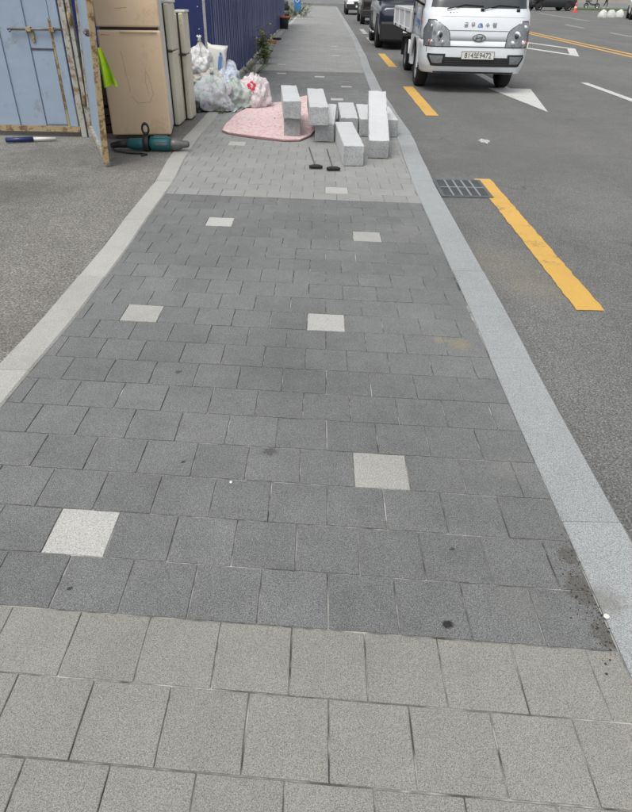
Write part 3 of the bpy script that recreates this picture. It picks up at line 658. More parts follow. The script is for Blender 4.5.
# ------------------------------------------------------------------ other vehicles
def car(label, cat, loc, rz, paint, L=4.5, W=1.8, H=1.75, hood=1.02, belt=1.08, hl=1.05, ws=.55, rear=.25, zc=.28, wr=.36, bumper='black', plate=True, step=False, name='parked_car', skirt=.5, rimm='rim'):
    t = thing(name, label, cat, loc, rz)
    hwid = W/2
    st = [(0, .92, hood-.12), (.05, .97, hood-.05), (.22, 1., hood-.01), (hl*.9, 1., hood+.03), (hl+.02, 1., belt), (L*.6, 1., belt+.02), (L-.15, .99, belt), (L, .94, belt-.1)]
    rings = []
    for y, kx, zt in st:
        a = hwid*kx; rings.append([(-a*.9, y, zc), (-a*.99, y, zc+.1), (-a, y, zc+.35), (-a*.995, y, zt-.2), (-a*.96, y, zt-.05), (-a*.86, y, zt), (0, y, zt+.025), (a*.86, y, zt), (a*.96, y, zt-.05), (a*.995, y, zt-.2), (a, y, zc+.35), (a*.99, y, zc+.1), (a*.9, y, zc)])
    m_ = MB(); m_.loft(rings, True, True, 0, True)
    b = m_.build('body', paint, t)
    # cabin
    lv = [(belt-.02, hl-.02, L-.05, hwid*.93), (belt+.05, hl+.05, L-.07, hwid*.92), (H-.1, hl+ws, L-rear, hwid*.80), (H-.02, hl+ws+.12, L-rear-.08, hwid*.74), (H, hl+ws+.3, L-rear-.25, hwid*.6)]
    def cr(z, y0, y1, a): c_ = .12; return [(-a, y1-c_, z), (-a, y0+c_, z), (-a+c_, y0, z), (0, y0-.03, z), (a-c_, y0, z), (a, y0+c_, z), (a, y1-c_, z), (a-c_, y1, z), (0, y1+.02, z), (-a+c_, y1, z)]
    m_ = MB(); m_.loft([cr(*l_) for l_ in lv], True, True, 0, True); m_.build('cabin', paint, t)
    z0, z1 = belt+.07, H-.13
    def ab(z):
        f_ = (z-belt)/(H-.1-belt); return (hl+ws*f_, L-.05-(rear-.05)*f_, hwid*(.93-.13*f_))
    (f0, r0_, a0), (f1, r1_, a1) = ab(z0), ab(z1)
    m_ = MB(); m_.add([(-a0+.13, f0-.028, z0), (0, f0-.05, z0), (a0-.13, f0-.028, z0), (a1-.13, f1-.03, z1), (0, f1-.055, z1), (-a1+.13, f1-.03, z1)], [(0, 1, 4, 5), (1, 2, 3, 4)]); m_.build('windscreen', 'glass', t)
    m_ = MB(); m_.add([(-a0+.12, r0_+.02, z0), (a0-.12, r0_+.02, z0), (a1-.12, r1_+.02, z1), (-a1+.12, r1_+.02, z1)], [(1, 0, 3, 2)]); m_.build('rear_window', 'glass', t)
    mid = (hl+ws+L-rear)/2
    for sx in (-1, 1):
        for (y0, y1, y2, y3) in ((f0+.2, mid-.04, mid-.04, f1+.16), (mid+.04, r0_-.2, r1_-.2, mid+.04)):
            m_ = MB(); m_.add([(sx*(a0+.014), y0, z0), (sx*(a0+.014), y1, z0), (sx*(a1+.014), y2, z1), (sx*(a1+.014), y3, z1)], [(0, 1, 2, 3) if sx < 0 else (3, 2, 1, 0)]); m_.build('side_window', 'glass', t)
        fy = hl*.78+.02; ry = L-.85
        for yy_ in (fy, ry):
            n = 14; m_ = MB(); arc = [[(sx*(hwid-.02), yy_+(wr*k_)*math.cos(math.pi*i/n), wr+.02+(wr*k_)*math.sin(math.pi*i/n)) for k_ in (1.04, 1.2)] + [(sx*(hwid+.022), yy_+(wr*k_)*math.cos(math.pi*i/n), wr+.02+(wr*k_)*math.sin(math.pi*i/n)) for k_ in (1.2, 1.04)] for i in range(n+1)]
            m_.loft(arc, True, True); m_.lathe([(0, .012), (wr*1.1, .012), (wr*1.1, -.02)], 24, X=Matrix.Translation((sx*(hwid-.005), yy_, wr+.02)) @ Matrix.Rotation(sx*math.pi/2, 4, 'Y')); m_.build('wheel_arch', 'black', t)
            wheel(t, sx*(hwid-.08), yy_, wr, .22, sx, rimm)
        m_ = MB(); m_.box((sx*(hwid*.70), .045, hood-.22), (hwid*.36, .07, .15), 0, 0, .03); m_.build('headlight', 'lens', t)
        m_ = MB(); m_.box((sx*(hwid+.06), hl+.28, belt+.08), (.2, .12, .15), 0, 0, .04); m_.build('mirror', paint, t)
        m_ = MB(); m_.box((sx*(hwid*.86), L-.01, belt-.25), (.12, .06, .24), 0, 0, .02); m_.build('tail_light', 'cone', t)
        if step:
            m_ = MB(); m_.tube([(sx*(hwid+.06), fy+wr*1.2, .36), (sx*(hwid+.07), (fy+ry)/2, .34), (sx*(hwid+.06), ry-wr*1.2, .36)], .035, 8); m_.build('side_step', 'rim', t)
    m_ = MB(); m_.box((0, -.005, hood-.24), (hwid*.85, .06, .17), 0, 0, .02); m_.build('grille', 'black', t)
    for i in range(3):
        m_ = MB(); m_.box((0, -.04, hood-.29+i*.05), (hwid*.8, .015, .012)); m_.build('grille_bar', 'chrome', t)
    m_ = MB(); m_.box((0, -.0, zc+.17), (W*.97, .2, skirt*.66), 0, 0, .05); m_.build('bumper', bumper, t)
    m_ = MB(); m_.box((0, L+.0, zc+.17), (W*.95, .18, .3), 0, 0, .05); m_.build('bumper', bumper, t)
    if plate:
        m_ = MB(); m_.box((0, -.11, zc+.2), (.5, .012, .11)); m_.build('number_plate', 'plate', t)
    return t
car('dark navy four-wheel-drive car parked behind the white truck', 'car', (2.46, 20.2, ZR), 0, 'navy', L=4.6, W=1.82, H=1.85, hood=1.08, belt=1.16, hl=1.15, step=True, wr=.38, skirt=.7)
car('dark brown van parked behind the navy car', 'van', (2.75, 35, ZR), 0, 'brownblack', L=4.9, W=1.9, H=2.0, hood=1.2, belt=1.25, hl=.75, ws=.6, wr=.36, name='parked_van', bumper='black')
car('silver car parked along the kerb, smallest and farthest in the row', 'car', (2.3, 48, ZR), 0, 'silver', L=4.4, W=1.75, H=1.5, hood=.9, belt=.98, hl=1.1, ws=.75, rear=.7, wr=.33)
p = at(553, 11, ZR); car('dark green utility vehicle parked on the far side, next to the red cone', 'truck', (p.x-2.4, p.y+.8, ZR), R(-78), 'greenblack', L=4.8, W=1.8, H=1.9, hood=1.05, belt=1.12, name='parked_truck', wr=.37)
p = at(628, 20, ZR); car('white car cut off by the right edge of the picture', 'car', (p.x+.95, p.y-.4, ZR), R(-18), 'truckwhite', L=4.5, W=1.8, H=1.55, hood=.92, belt=1.0, hl=1.1, ws=.7, wr=.35, rear=.6)

# ------------------------------------------------------------------ granite blocks
def block(label, cx, yfront, L, w_, h_, z, rz, tilt=0., bump_=0):
    m_ = MB(); bm = bmesh.new(); bmesh.ops.create_cube(bm, size=1)
    for v in bm.verts: v.co = Vector((v.co.x*w_, v.co.y*L+L/2, v.co.z*h_+h_/2))
    bmesh.ops.bevel(bm, geom=bm.edges[:], offset=.004, segments=1, affect='EDGES')
    for ax, n_ in ((1, 22), (0, 5), (2, 5)):
        lim = ((-w_/2, w_/2), (0, L), (0, h_))[ax]
        for i_ in range(1, n_):
            nv = [0, 0, 0]; nv[ax] = 1; pc_ = [0, 0, 0]; pc_[ax] = lim[0]+(lim[1]-lim[0])*i_/n_
            bmesh.ops.bisect_plane(bm, geom=bm.verts[:]+bm.edges[:]+bm.faces[:], plane_co=pc_, plane_no=nv)
    cc = Vector((0, L/2, h_/2)); sd_o = Vector((cx*9, yfront*5, z*7))
    for v in bm.verts:
        e_ = sorted((w_/2-abs(v.co.x), L/2-abs(v.co.y-L/2), h_/2-abs(v.co.z-h_/2)))
        nn = noise.noise(v.co*16+sd_o)*.5+noise.noise(v.co*45+sd_o)*.5
        if e_[1] < .008: v.co += (Vector((0, v.co.y, h_/2))-v.co).normalized()*max(0, nn-.05)*.022
        v.co += (v.co-cc).normalized()*noise.noise(v.co*30+sd_o)*.0012
    m_.bm(bm); bm.free()
    for i_, f_ in enumerate(m_.f):
        ys_ = [m_.v[j][1] for j in f_]
        if max(ys_)-min(ys_) < .012 and (max(ys_) < .012 or min(ys_) > L-.012): m_.m[i_] = 1
    o = m_.build('kerbstone_block', ['granite_block', 'granite_end'], None, (cx, yfront, z), (tilt, 0, rz)); tag(o, label, 'stone block', 'white granite blocks on the pavement'); return o
block('white granite block stacked on another, standing on the pink mat', -.310, 6.95, 1.24, .185, .17, .1975, .077)
block('white granite block lying on the pink mat, below another block', -.316, 7.045, 1.1, .175, .175, .02, .05)
block('white granite block stacked on another, right of the pink mat', -.032, 6.73, 1.36, .19, .172, .1785, .042)
block('white granite block lying flat under the one right of the pink mat', .028, 6.855, 1.33, .2, .175, .002, -.036)
block('white granite block flat on the pavement, in the middle of the back row', .299, 7.23, 1.09, .19, .175, .002, .011)
block('white granite block mostly hidden behind the tilted longest block, on its left', .50, 7.17, 1.05, .185, .175, .002, 0)
block('longest white granite block, tilted up with its far end on the others', .537, 6.14, 1.42, .192, .165, .004, -.046, .172)
block('front white granite block, nearest to the two black-handled tools', .293, 5.82, 1.18, .184, .172, .002, .055)
block('white granite block against the kerb, right of the tilted longest block', .727, 7.17, .92, .18, .175, .002, .02)

# ------------------------------------------------------------------ mat
mp = [(222, 132), (226, 125), (236, 116), (248, 108.5), (262, 105.5), (280, 103.5), (297, 99), (307, 96.5), (312, 104), (317, 120), (316, 131), (311, 137), (300, 141.5), (285, 142), (262, 139.5), (240, 136.5), (228, 134.5)]
mp = [at(*q) for q in mp][::-1]; dense = []
for i in range(len(mp)):
    for t in range(4): dense.append(mp[i].lerp(mp[(i+1) % len(mp)], t/4))
cen = sum(dense, Vector())/len(dense); m_ = MB(); rings = []
for kf, z0 in ((1.004, .003), (1.004, .011), (.992, .022), (.95, .021), (.75, .0195), (.5, .0195), (.25, .0195), (.02, .0195)):
    rings.append([cen+(q-cen)*kf+Vector((0, 0, z0 + (.006*noise.noise(q*2.2) if .9 < kf < 1.002 and z0 > .01 else 0))) for q in dense])
m_.loft(rings[:3], True, False, 1); m_.loft(rings[2:], True, False, 0, True)
tag(m_.build('padded_mat', ['mat', 'matblack']), 'pink and white padded mat spread on the pavement under stone blocks', 'mat')

# ------------------------------------------------------------------ two tools in front of the blocks
for lab, a, b in (('left of two black-handled steel rods lying before the blocks', (309, 148), (315.5, 169)), ('right of two black-handled steel rods lying before the blocks', (327, 150), (333, 171))):
    pa, pb = at(*a), at(*b); t = thing('bar_tool', lab, 'tool', pb)
    d = pa-pb
    m_ = MB(); m_.tube([(0, 0, .022), tuple(d*.5+Vector((0, 0, .012))), tuple(d+Vector((0, 0, .008)))], .005, 6); m_.build('rod', 'toolgrey', t)
    m_ = MB(); m_.tube([(-.055, -.01, .02), (-.02, 0, .022), (.03, 0, .022), (.06, -.012, .02)], [.014, .018, .018, .013], 8); m_.build('grip', 'foamgrip', t)

# ------------------------------------------------------------------ fence
fence = thing('sheet_metal_fence', 'tall navy corrugated sheet metal fence along the pavement', 'fence', (-1.55, 9.6, 0))
FP = [(-1.555, 9.6), (-1.56, 11.6), (-1.57, 14.0), (-1.62, 17.5), (-1.68, 22), (-1.72, 27), (-1.75, 31.5)]
FH = 2.3
def corr(name, a, b, mat, pitch=.2, dep=.04, h=FH, flat=False):
    a = Vector(a); b = Vector(b); L = (b-a).length; d = (b-a)/L; nrm = Vector((d.y, -d.x)); n = max(1, int(L/pitch)); pts = []
    for i in range(n):
        for f_, o_ in ((0, 0), (.28, 0), (.4, 1), (.78, 1), (.9, 0)): pts.append(a+d*(L*(i+f_)/n)+nrm*(dep*o_ if not flat else (.006 if (f_ == .4 and i % 6 == 0) else 0)))
    pts.append(b); m_ = MB(); rows = [[(q.x+1.55, q.y-9.6, z) for q in pts] for z in (.06, h*.5, h)]
    m_.loft(rows, False, False); return m_.build(name, mat, fence)
for a, b in zip(FP, FP[1:]):
    n = max(1, round((Vector(b)-Vector(a)).length/1.7))
    for i in range(n):
        p0 = Vector(a).lerp(Vector(b), i/n); p1 = Vector(a).lerp(Vector(b), (i+1)/n); d = (p1-p0).normalized()*.012
        corr('corrugated_panel', p0+d, p1-d, 'fence')
        m_ = MB(); m_.box((p0.x+1.55+.01, p0.y-9.6, FH/2), (.035, .05, FH+.04)); m_.build('post', 'navyfence', fence)
corr('flat_panel', (-3.6, 9.02), (-1.60, 9.58), 'navyfence', .3, flat=True)
for i in range(8):
    m_ = MB(); m_.lathe([(.009, 0), (.007, .005), (0, .006)], 8, X=Matrix.Translation((-1.66+1.55, 9.55-9.6, .35+i*.25)) @ Matrix.Rotation(math.pi/2, 4, 'X')); m_.build('rivet', 'rim', fence)
for z in (.3, 1.2, 2.1):
    for a, b in zip(FP, FP[1:]):
        m_ = MB(); m_.tube([(a[0]+1.55-.02, a[1]-9.6, z), (b[0]+1.55-.02, b[1]-9.6, z)], .02, 6); m_.build('rail', 'steel', fence)

# ------------------------------------------------------------------ gate
gate = thing('steel_gate', 'closed pale blue sheet steel gate leaf with sliding bolt', 'gate', (-2.5, 6.87, 0))
def gx(x): return x+2.5
GT = 2.05
seams = [-4.47, -4.2, -3.93, -3.66, -3.39, -3.12, -2.85, -2.61]
for a, b in zip(seams, seams[1:]):
    m_ = MB(); m_.box(((gx(a)+gx(b))/2, 0, (.1+GT)/2), (b-a-.006, .02, GT-.1), 0, 0, .003); m_.build('sheet', 'gate', gate)
    m_ = MB(); m_.box((gx(b)-.004, -.014, (.1+GT)/2), (.016, .02, GT-.1), 0, 0, .004); m_.build('seam', 'gate', gate)
for z_ in (.075, GT+.02):
    m_ = MB(); m_.box((gx(-3.5), -.012, z_), (2.0, .05, .05)); m_.build('rail', 'rust', gate)
m_ = MB(); m_.box((gx(-2.73), -.016, .45), (.205, .012, .66), 0, 0, .003); hp = m_.build('hatch', 'gate', gate)
m_ = MB(); m_.box((gx(-2.73), -.024, .792), (.225, .008, .014)); m_.build('hatch_edge', 'seam', hp)
m_ = MB(); m_.box((gx(-2.612), -.02, .55), (.022, .012, 1.0)); m_.build('rust_strip', 'rust', gate)
m_ = MB(); m_.box((gx(-2.56), -.008, (.1+GT)/2), (.085, .03, GT-.1), 0, 0, .004); m_.build('stile', 'gate', gate)
m_ = MB(); m_.tube([(gx(-3.02), -.045, .955), (gx(-2.5), -.045, .96)], .010, 8); m_.tube([(gx(-2.98), -.045, .955), (gx(-2.98), -.10, .94)], .008, 6); bo = m_.build('sliding_bolt', 'steel', gate)
for x_ in (-2.82, -2.6): m_ = MB(); m_.box((gx(x_), -.035, .957), (.05, .04, .04), 0, 0, .004); m_.build('bracket', 'rust', bo)
m_ = MB(); m_.box((gx(-2.80), -.022, .90), (.03, .01, .09)); m_.build('hasp', 'rust', bo)
post = thing('gate_post', 'greyish angle iron post between the two gate leaves', 'gate post', (-2.45, 6.87, 0))
for x_, y_, w_ in ((-.02, 0, .055), (.035, .02, .04)):
    m_ = MB(); m_.box((x_, y_, 1.05), (w_, .07, 2.1), 0, 0, .004); m_.build('upright', 'gateedge', post)
for z in (.3, 1.0, 1.7):
    m_ = MB(); m_.tube([(.035, -.03, z), (.035, -.03, z+.1)], .016, 8); m_.build('hinge', 'rust', post)
hx, hy = -2.385, 6.85; nx_, ny_ = -1.875, 5.60
leaf = thing('open_gate_leaf', 'open pale blue gate leaf seen edge-on with a rusty front edge', 'gate', (hx, hy, 0), math.atan2(ny_-hy, nx_-hx))
LL = math.hypot(nx_-hx, ny_-hy); leaf.rotation_euler.x = R(-3.4)
for i in range(5):
    m_ = MB(); m_.box((.06+(LL-.1)*(i+.5)/5, 0, 1.06), ((LL-.1)/5-.005, .014, 1.9), 0, 0, .003); m_.build('sheet', 'gate', leaf)
m_ = MB(); m_.box((LL-.012, .0, 1.04), (.045, .05, 2.02), 0, 0, .004); m_.build('front_edge', 'rust', leaf)
m_ = MB(); m_.box((.03, .0, 1.04), (.05, .05, 2.0), 0, 0, .004); m_.build('hinge_edge', 'gateedge', leaf)
for z_ in (.10, 2.0):
    m_ = MB(); m_.box((LL/2, -.012, z_), (LL-.1, .035, .045)); m_.build('rail', 'gateedge', leaf)
m_ = MB(); m_.box((LL-.16, -.03, 1.0), (.1, .03, .05), 0, 0, .006); m_.tube([(LL-.2, -.05, 1.0), (LL-.02, -.05, 1.0)], .01, 6); m_.build('latch', 'steel', leaf)
# rod under the gate
p0, p1 = at(6, 142, .012), at(56, 140, .012); t = thing('pole', 'navy and white pole lying under the blue gate', 'pole', p0); d = p1-p0
m_ = MB(); m_.tube([(0, 0, .018), tuple(d*.55+Vector((0, 0, .018)))], [.022, .024], 8); m_.build('navy_end', 'navyfence', t)
m_ = MB(); m_.tube([tuple(d*.55+Vector((0, 0, .018))), tuple(d+Vector((0, 0, .012)))], [.018, .015], 8); m_.build('white_end', 'fridgeside', t)

# ------------------------------------------------------------------ fridges
fr = thing('refrigerator', 'beige two-door refrigerator, scratched, right of the open gate leaf', 'refrigerator', (-1.855, 6.80, 0), R(9))
m_ = MB(); m_.box((0, .37, .82), (.585, .58, 1.58), 0, 0, .012); m_.build('cabinet', 'fridgeside', fr)
m_ = MB(); m_.box((0, .035, .505), (.59, .07, .925), 0, 0, .014); dl = m_.build('lower_door', 'beige', fr)
m_ = MB(); m_.box((0, .035, 1.295), (.59, .07, .605), 0, 0, .014); du = m_.build('upper_door', 'beige', fr)
m_ = MB(); m_.box((0, .05, .98), (.54, .05, .03)); m_.build('door_gap', 'gasket', fr)
m_ = MB(); m_.box((.09, -.004, .955), (.34, .02, .018), 0, 0, .006); m_.build('handle_lip', 'beige', dl)
m_ = MB(); m_.box((0, .03, .025), (.5, .02, .05)); m_.build('kick_plate', 'gasket', fr)
def scr(parent, pts, mat='brownbox', r=.0009):
    q = [];
    for a, b in zip(pts, pts[1:]):
        for t in range(6): q.append((a[0]+(b[0]-a[0])*t/6+random.uniform(-.004, .004), -.0005, a[1]+(b[1]-a[1])*t/6))
    m_ = MB(); m_.tube(q, r, 4); m_.build('scratch', mat, parent)
scr(dl, [(-.10, .80), (-.07, .55), (-.06, .42)]); scr(dl, [(.11, .66), (.10, .52), (.13, .40)]); scr(dl, [(-.05, .40), (.0, .34), (.12, .35), (.16, .42), (.15, .55)]); scr(dl, [(.12, .62), (.15, .5)])
scr(dl, [(-.26, .93), (-.16, .925)], 'redprint', .002); scr(du, [(-.25, 1.24), (-.17, 1.25)], 'redprint', .002); scr(du, [(-.1, 1.14), (.03, 1.15)], 'brownbox', .001)
for lab, y0, xr, h_, dp in (('cream refrigerator standing directly behind the beige refrigerator', 7.53, -1.61, 1.18, .5), ('narrow cream refrigerator standing beside the rubbish bags', 7.93, -1.545, 1.085, .45)):
    t = thing('refrigerator', lab, 'refrigerator', (xr, y0, 0))
    wd_ = .31
    m_ = MB(); m_.box((-.075-dp/2, wd_/2, h_/2), (dp, wd_, h_-.02), 0, 0, .012); m_.build('cabinet', 'cream', t)
    m_ = MB(); m_.box((-.065, wd_/2, h_/2), (.03, wd_-.03, h_-.06)); m_.build('gasket', 'gasket', t)
    zs_ = h_*.63
    m_ = MB(); m_.box((-.028, wd_/2, zs_/2+.005), (.056, wd_, zs_-.02), 0, 0, .014); m_.build('lower_door', 'cream', t)
    m_ = MB(); m_.box((-.028, wd_/2, (zs_+h_)/2), (.056, wd_, h_-zs_-.01), 0, 0, .014); m_.build('upper_door', 'cream', t)
    m_ = MB(); m_.box((-.05, wd_/2, h_+.008), (.13, wd_*.9, .022), 0, 0, .006); m_.build('top_cover', 'fridgeside', t)
    m_ = MB(); m_.box((-.05, .0, zs_), (.10, .03, .012)); m_.build('hinge', 'gasket', t)
# crates and vest in the gap
for i, (z, dx) in enumerate(((0, 0), (.27, .03))):
    t = thing('crate', ('brown crate on the ground in the gap behind the open gate leaf', 'brown crate on top of another in the gap behind the open gate leaf')[i], 'crate', (-2.36+dx, 7.25, z))
    for sx, sy, bx_, by_ in ((0, -.18, .40, .02), (0, .18, .40, .02), (-.19, 0, .02, .34), (.19, 0, .02, .34)):
        for zz_ in (.045, .13, .215): m_ = MB(); m_.box((sx, sy, zz_), (bx_, by_, .07)); m_.build('slat', 'brownbox', t)
    m_ = MB(); m_.box((0, 0, .008), (.38, .34, .015)); m_.build('base', 'brownbox', t)
def cloth():
    m_ = MB(); rows = []; n = 10
    for j in range(13):
        t = j/12; wid = .03+.09*t; z = .84-.30*t; row = []
        for i in range(n+1):
            s_ = i/n; x_ = -.02+.07*t+(s_-.5)*wid*1.0; y_ = .03*math.sin(s_*9+t*3)*(.3+t)+(s_-.5)*.06; row.append((x_, y_, z-(.05*abs(s_-.6) if j == 12 else 0)))
        rows.append(row)
    back = [[(x, y+.012, z) for x, y, z in r_] for r_ in rows]
    m_.loft(rows, False, False, 0, True); m_.loft(back, False, False, 0, True); return m_
tag(cloth().build('safety_vest', 'hivis', None, (-2.06, 6.5, .0)), 'bright yellow green safety vest hanging between gate leaf and beige refrigerator', 'safety vest')

# ------------------------------------------------------------------ power tool
pc = at(150, 151); tool = thing('demolition_hammer', 'teal and black power hammer lying before the beige refrigerator', 'power tool', (pc.x, pc.y, 0), R(1))
tool.scale = (.87, 1.25, 1.2); XT = Matrix.Rotation(math.pi/2, 4, 'Y')
m_ = MB(); m_.lathe([(0, -.02), (.04, -.02), (.052, .0), (.055, .05), (.055, .17), (.05, .21), (0, .21)], 16, X=Matrix.Translation((.03, 0, .058)) @ XT); m_.box((.13, 0, .10), (.15, .07, .03), 0, 0, .01); m_.build('motor_housing', 'teal', tool)
m_ = MB(); m_.lathe([(0, .2), (.047, .2), (.05, .24), (.045, .30), (.03, .34), (.026, .39), (.018, .41), (0, .41)], 16, X=Matrix.Translation((.03, 0, .055)) @ XT); m_.build('nose', 'toolgrey', tool)
m_ = MB(); m_.lathe([(0, -.24), (.03, -.24), (.042, -.2), (.045, -.1), (.05, -.02), (0, -.02)], 16, X=Matrix.Translation((.0, 0, .052)) @ XT); m_.build('gear_case', 'teal', tool)
m_ = MB(); m_.tube([(-.43, .03, .03), (-.34, .01, .045), (-.22, 0, .055)], [.02, .026, .034], 10); m_.build('rear_grip', 'black', tool)
m_ = MB(); m_.lathe([(.06, -.03), (.064, -.02), (.064, .02), (.06, .03)], 16, X=Matrix.Translation((-.02, 0, .06)) @ XT)
m_.tube([(-.02+.035*math.cos(a), 0, .165+.038*math.sin(a)) for a in rng(0, 2*math.pi, 16)], .011, 8); m_.tube([(-.02, 0, .1), (-.02, 0, .14)], .014, 8); m_.build('side_handle', 'black', tool)
m_ = MB(); m_.box((.15, -.052, .06), (.13, .01, .018), 0, 0, .003); m_.build('name_strip', 'toolgrey', tool)
m_ = MB(); m_.tube([(-.42, .02, .02), (-.36, -.06, .01), (-.2, -.12, .009), (-.05, -.13, .009), (.02, -.16, .009), (-.03, -.2, .009)], .007, 6); m_.build('cable', 'black', tool)

# ------------------------------------------------------------------ rubbish bags
def bagmesh(rx, ry, h, seed, flat=.35, knot=True, wr=.15):
    bm = bmesh.new(); bmesh.ops.create_icosphere(bm, subdivisions=5, radius=1)
    off = Vector((seed*3.1, seed*1.7, seed*.9))
    for v in bm.verts:
        p = v.co.copy(); n = p.normalized()
        th = math.atan2(n.y, n.x)
        big = noise.noise(n*1.3+off)*.34+noise.noise(n*2.6+off)*.2
        rid = 1-abs(noise.noise(n*3.3+off*1.3)); cr_ = (rid-.75)*wr*1.5; cr_ += (1-abs(noise.noise(n*6.5+off)))*wr*.6-abs(noise.noise(n*13+off))*wr*.3
        pl_ = max(0, n.z-.35)*.16*math.sin(th*9+seed)
        q = n*(1+big+cr_+pl_)
        z = q.z
        if z < -flat: z = -flat-(z+flat)*-.08
        up = max(0, n.z-.72)/.28
        gk = .55 if knot else .1; x, y = q.x*(1-gk*up*up), q.y*(1-gk*up*up); z += gk*.45*up*up
        v.co = Vector((x*rx, y*ry, (z+flat+.08)/(1.25+flat)*h))
    m_ = MB(); m_.bm(bm, 0, True); bm.free(); zt = max(v[2] for v in m_.v)
    zb = min(v[2] for v in m_.v); m_.v = [(x, y, z-zb) for x, y, z in m_.v]
    return m_, zt-zb
def bag(label, x, y, z, rx, ry, h, mat, seed, flat=.35, rot=None, knot=False):
    m_, zt = bagmesh(rx, ry, h, seed, flat, knot)
    t = thing('rubbish_bag', label, 'rubbish bag', (x, y, z), 0, 'rubbish bags by the fence')
    if rot: t.rotation_euler = rot
    m_.build('sack', mat, t)
    if knot: k_ = MB(); k_.tube([(0, 0, zt-.04), (.006, 0, zt-.005), (.02, .005, zt+.02)], [.03, .012, .018], 8); k_.tube([(0, 0, zt-.01), (-.025, .012, zt+.015)], [.011, .016], 6); k_.build('knot', mat, t)
    return t
bag('large clear bag of mixed rubbish at the front left of the pile', -1.40, 8.74, 0, .26, .22, .38, 'bag_clear', 1.3, knot=True)
bag('greenish grey bag slumped in the middle of the pile', -1.10, 8.95, 0, .22, .2, .33, 'bag_green', 2.7, rot=(0, -.25, .4))
t = bag('pinkish white bag printed with a red flower, rightmost of the pile', -.90, 9.0, 0, .2, .18, .40, 'bag_pink', 4.1)
bag('bluish white bag on top of the middle of the pile', -1.27, 9.08, .2, .18, .18, .3, 'bag_blue', 5.2)
bag('crumpled beige bag lying across the left of the pile', -1.47, 8.93, .24, .23, .19, .24, 'bag_beige', 6.9)
bag('white bag at the top left of the pile beside the refrigerator', -1.57, 8.98, .40, .15, .15, .32, 'bag_white', 8.8, knot=True)
bag('small black bag squeezed below the clear bag', -1.60, 8.55, 0, .1, .09, .14, 'bag_black', 9.4)
bag('flattened white bag at the back of the pile below the woven sack', -1.35, 9.25, 0, .28, .2, .42, 'bag_white', 11.3)
# red print on the pink bag
deps = [c_ for c_ in t.children if c_.name.startswith('sack')][0]
m_ = MB()
sack = deps.data
def front(x, z):
    best = None
    for v in sack.vertices:
        d = (v.co.x-x)**2+(v.co.z-z)**2
        if v.co.y < 0 and (best is None or d < best[0]): best = (d, v.co.y)
    return best[1]
for a in range(5):
    aa = a*2*math.pi/5+.3; x_, z_ = -.02+.032*math.cos(aa), .27+.034*math.sin(aa)
    m_.ico((x_, front(x_, z_)-.004, z_), .024, 2, 0, (1, .35, 1))
m_.tube([(-.02, front(-.02, .24)-.008, .25), (.01, front(.01, .2)-.008, .20)], .006, 6)
m_.build('flower_print', 'redprint', t)
# woven sack standing on top
t = thing('woven_sack', 'upright white woven sack with a blue print on top of the pile', 'sack', (-1.40, 9.06, .38), .12); t.rotation_euler = (.12, .14, .12)
rings = []
for j in range(9):
    z = j/8; wx = .12*(1+.06*math.sin(j*1.7)); wy = .07*(1-.6*z*z)+.008; rings.append([(wx*math.copysign(abs(math.cos(a))**.5, math.cos(a))+.008*math.sin(3*a+j), wy*math.copysign(abs(math.sin(a))**.6, math.sin(a)), z*.33+(.02*math.cos(2*a) if j == 8 else 0)) for a in rng(0, 2*math.pi*23/24, 23)])
m_ = MB(); m_.loft(rings, True, True, 0, True); m_.build('cloth', 'sack', t)
m_ = MB(); m_.box((.045, -.076, .15), (.045, .02, .15)); m_.box((.045, -.066, .255), (.025, .02, .03)); m_.build('print', 'blueink', t)
p = at(242, 108); t = thing('paper_cup', 'tan paper cup lying in front of the rubbish bags', 'cup', (p.x-.04, p.y, .034), .1)
m_ = MB(); m_.lathe([(0, 0), (.026, 0), (.034, .1), (.031, .1), (.024, .004)], 16, X=Matrix.Rotation(R(88), 4, 'Y')); m_.build('cup_body', 'papercup', t)
m_ = MB(); m_.lathe([(.033, .096), (.036, .1), (.033, .104)], 16, X=Matrix.Rotation(R(88), 4, 'Y')); m_.build('rim', 'fridgeside', t)
p = at(224, 111); m_ = MB(); rows = []
for j in range(9): rows.append([(-.17+.34*i/14, -.1+.2*j/8+.02*noise.noise(Vector((i*.5, j*.3, 1))), .006+.035*max(0, noise.noise(Vector((i*.45, j*.6, 4)))+.25)) for i in range(15)])
m_.loft(rows, False, False, 0, True); m_.loft([[(x, y, z-.003) for x, y, z in r_] for r_ in rows], False, False, 0, True)
tag(m_.build('plastic_film', 'film', None, (p.x, p.y, 0)), 'crumpled clear plastic film spilling in front of the bags', 'plastic film')

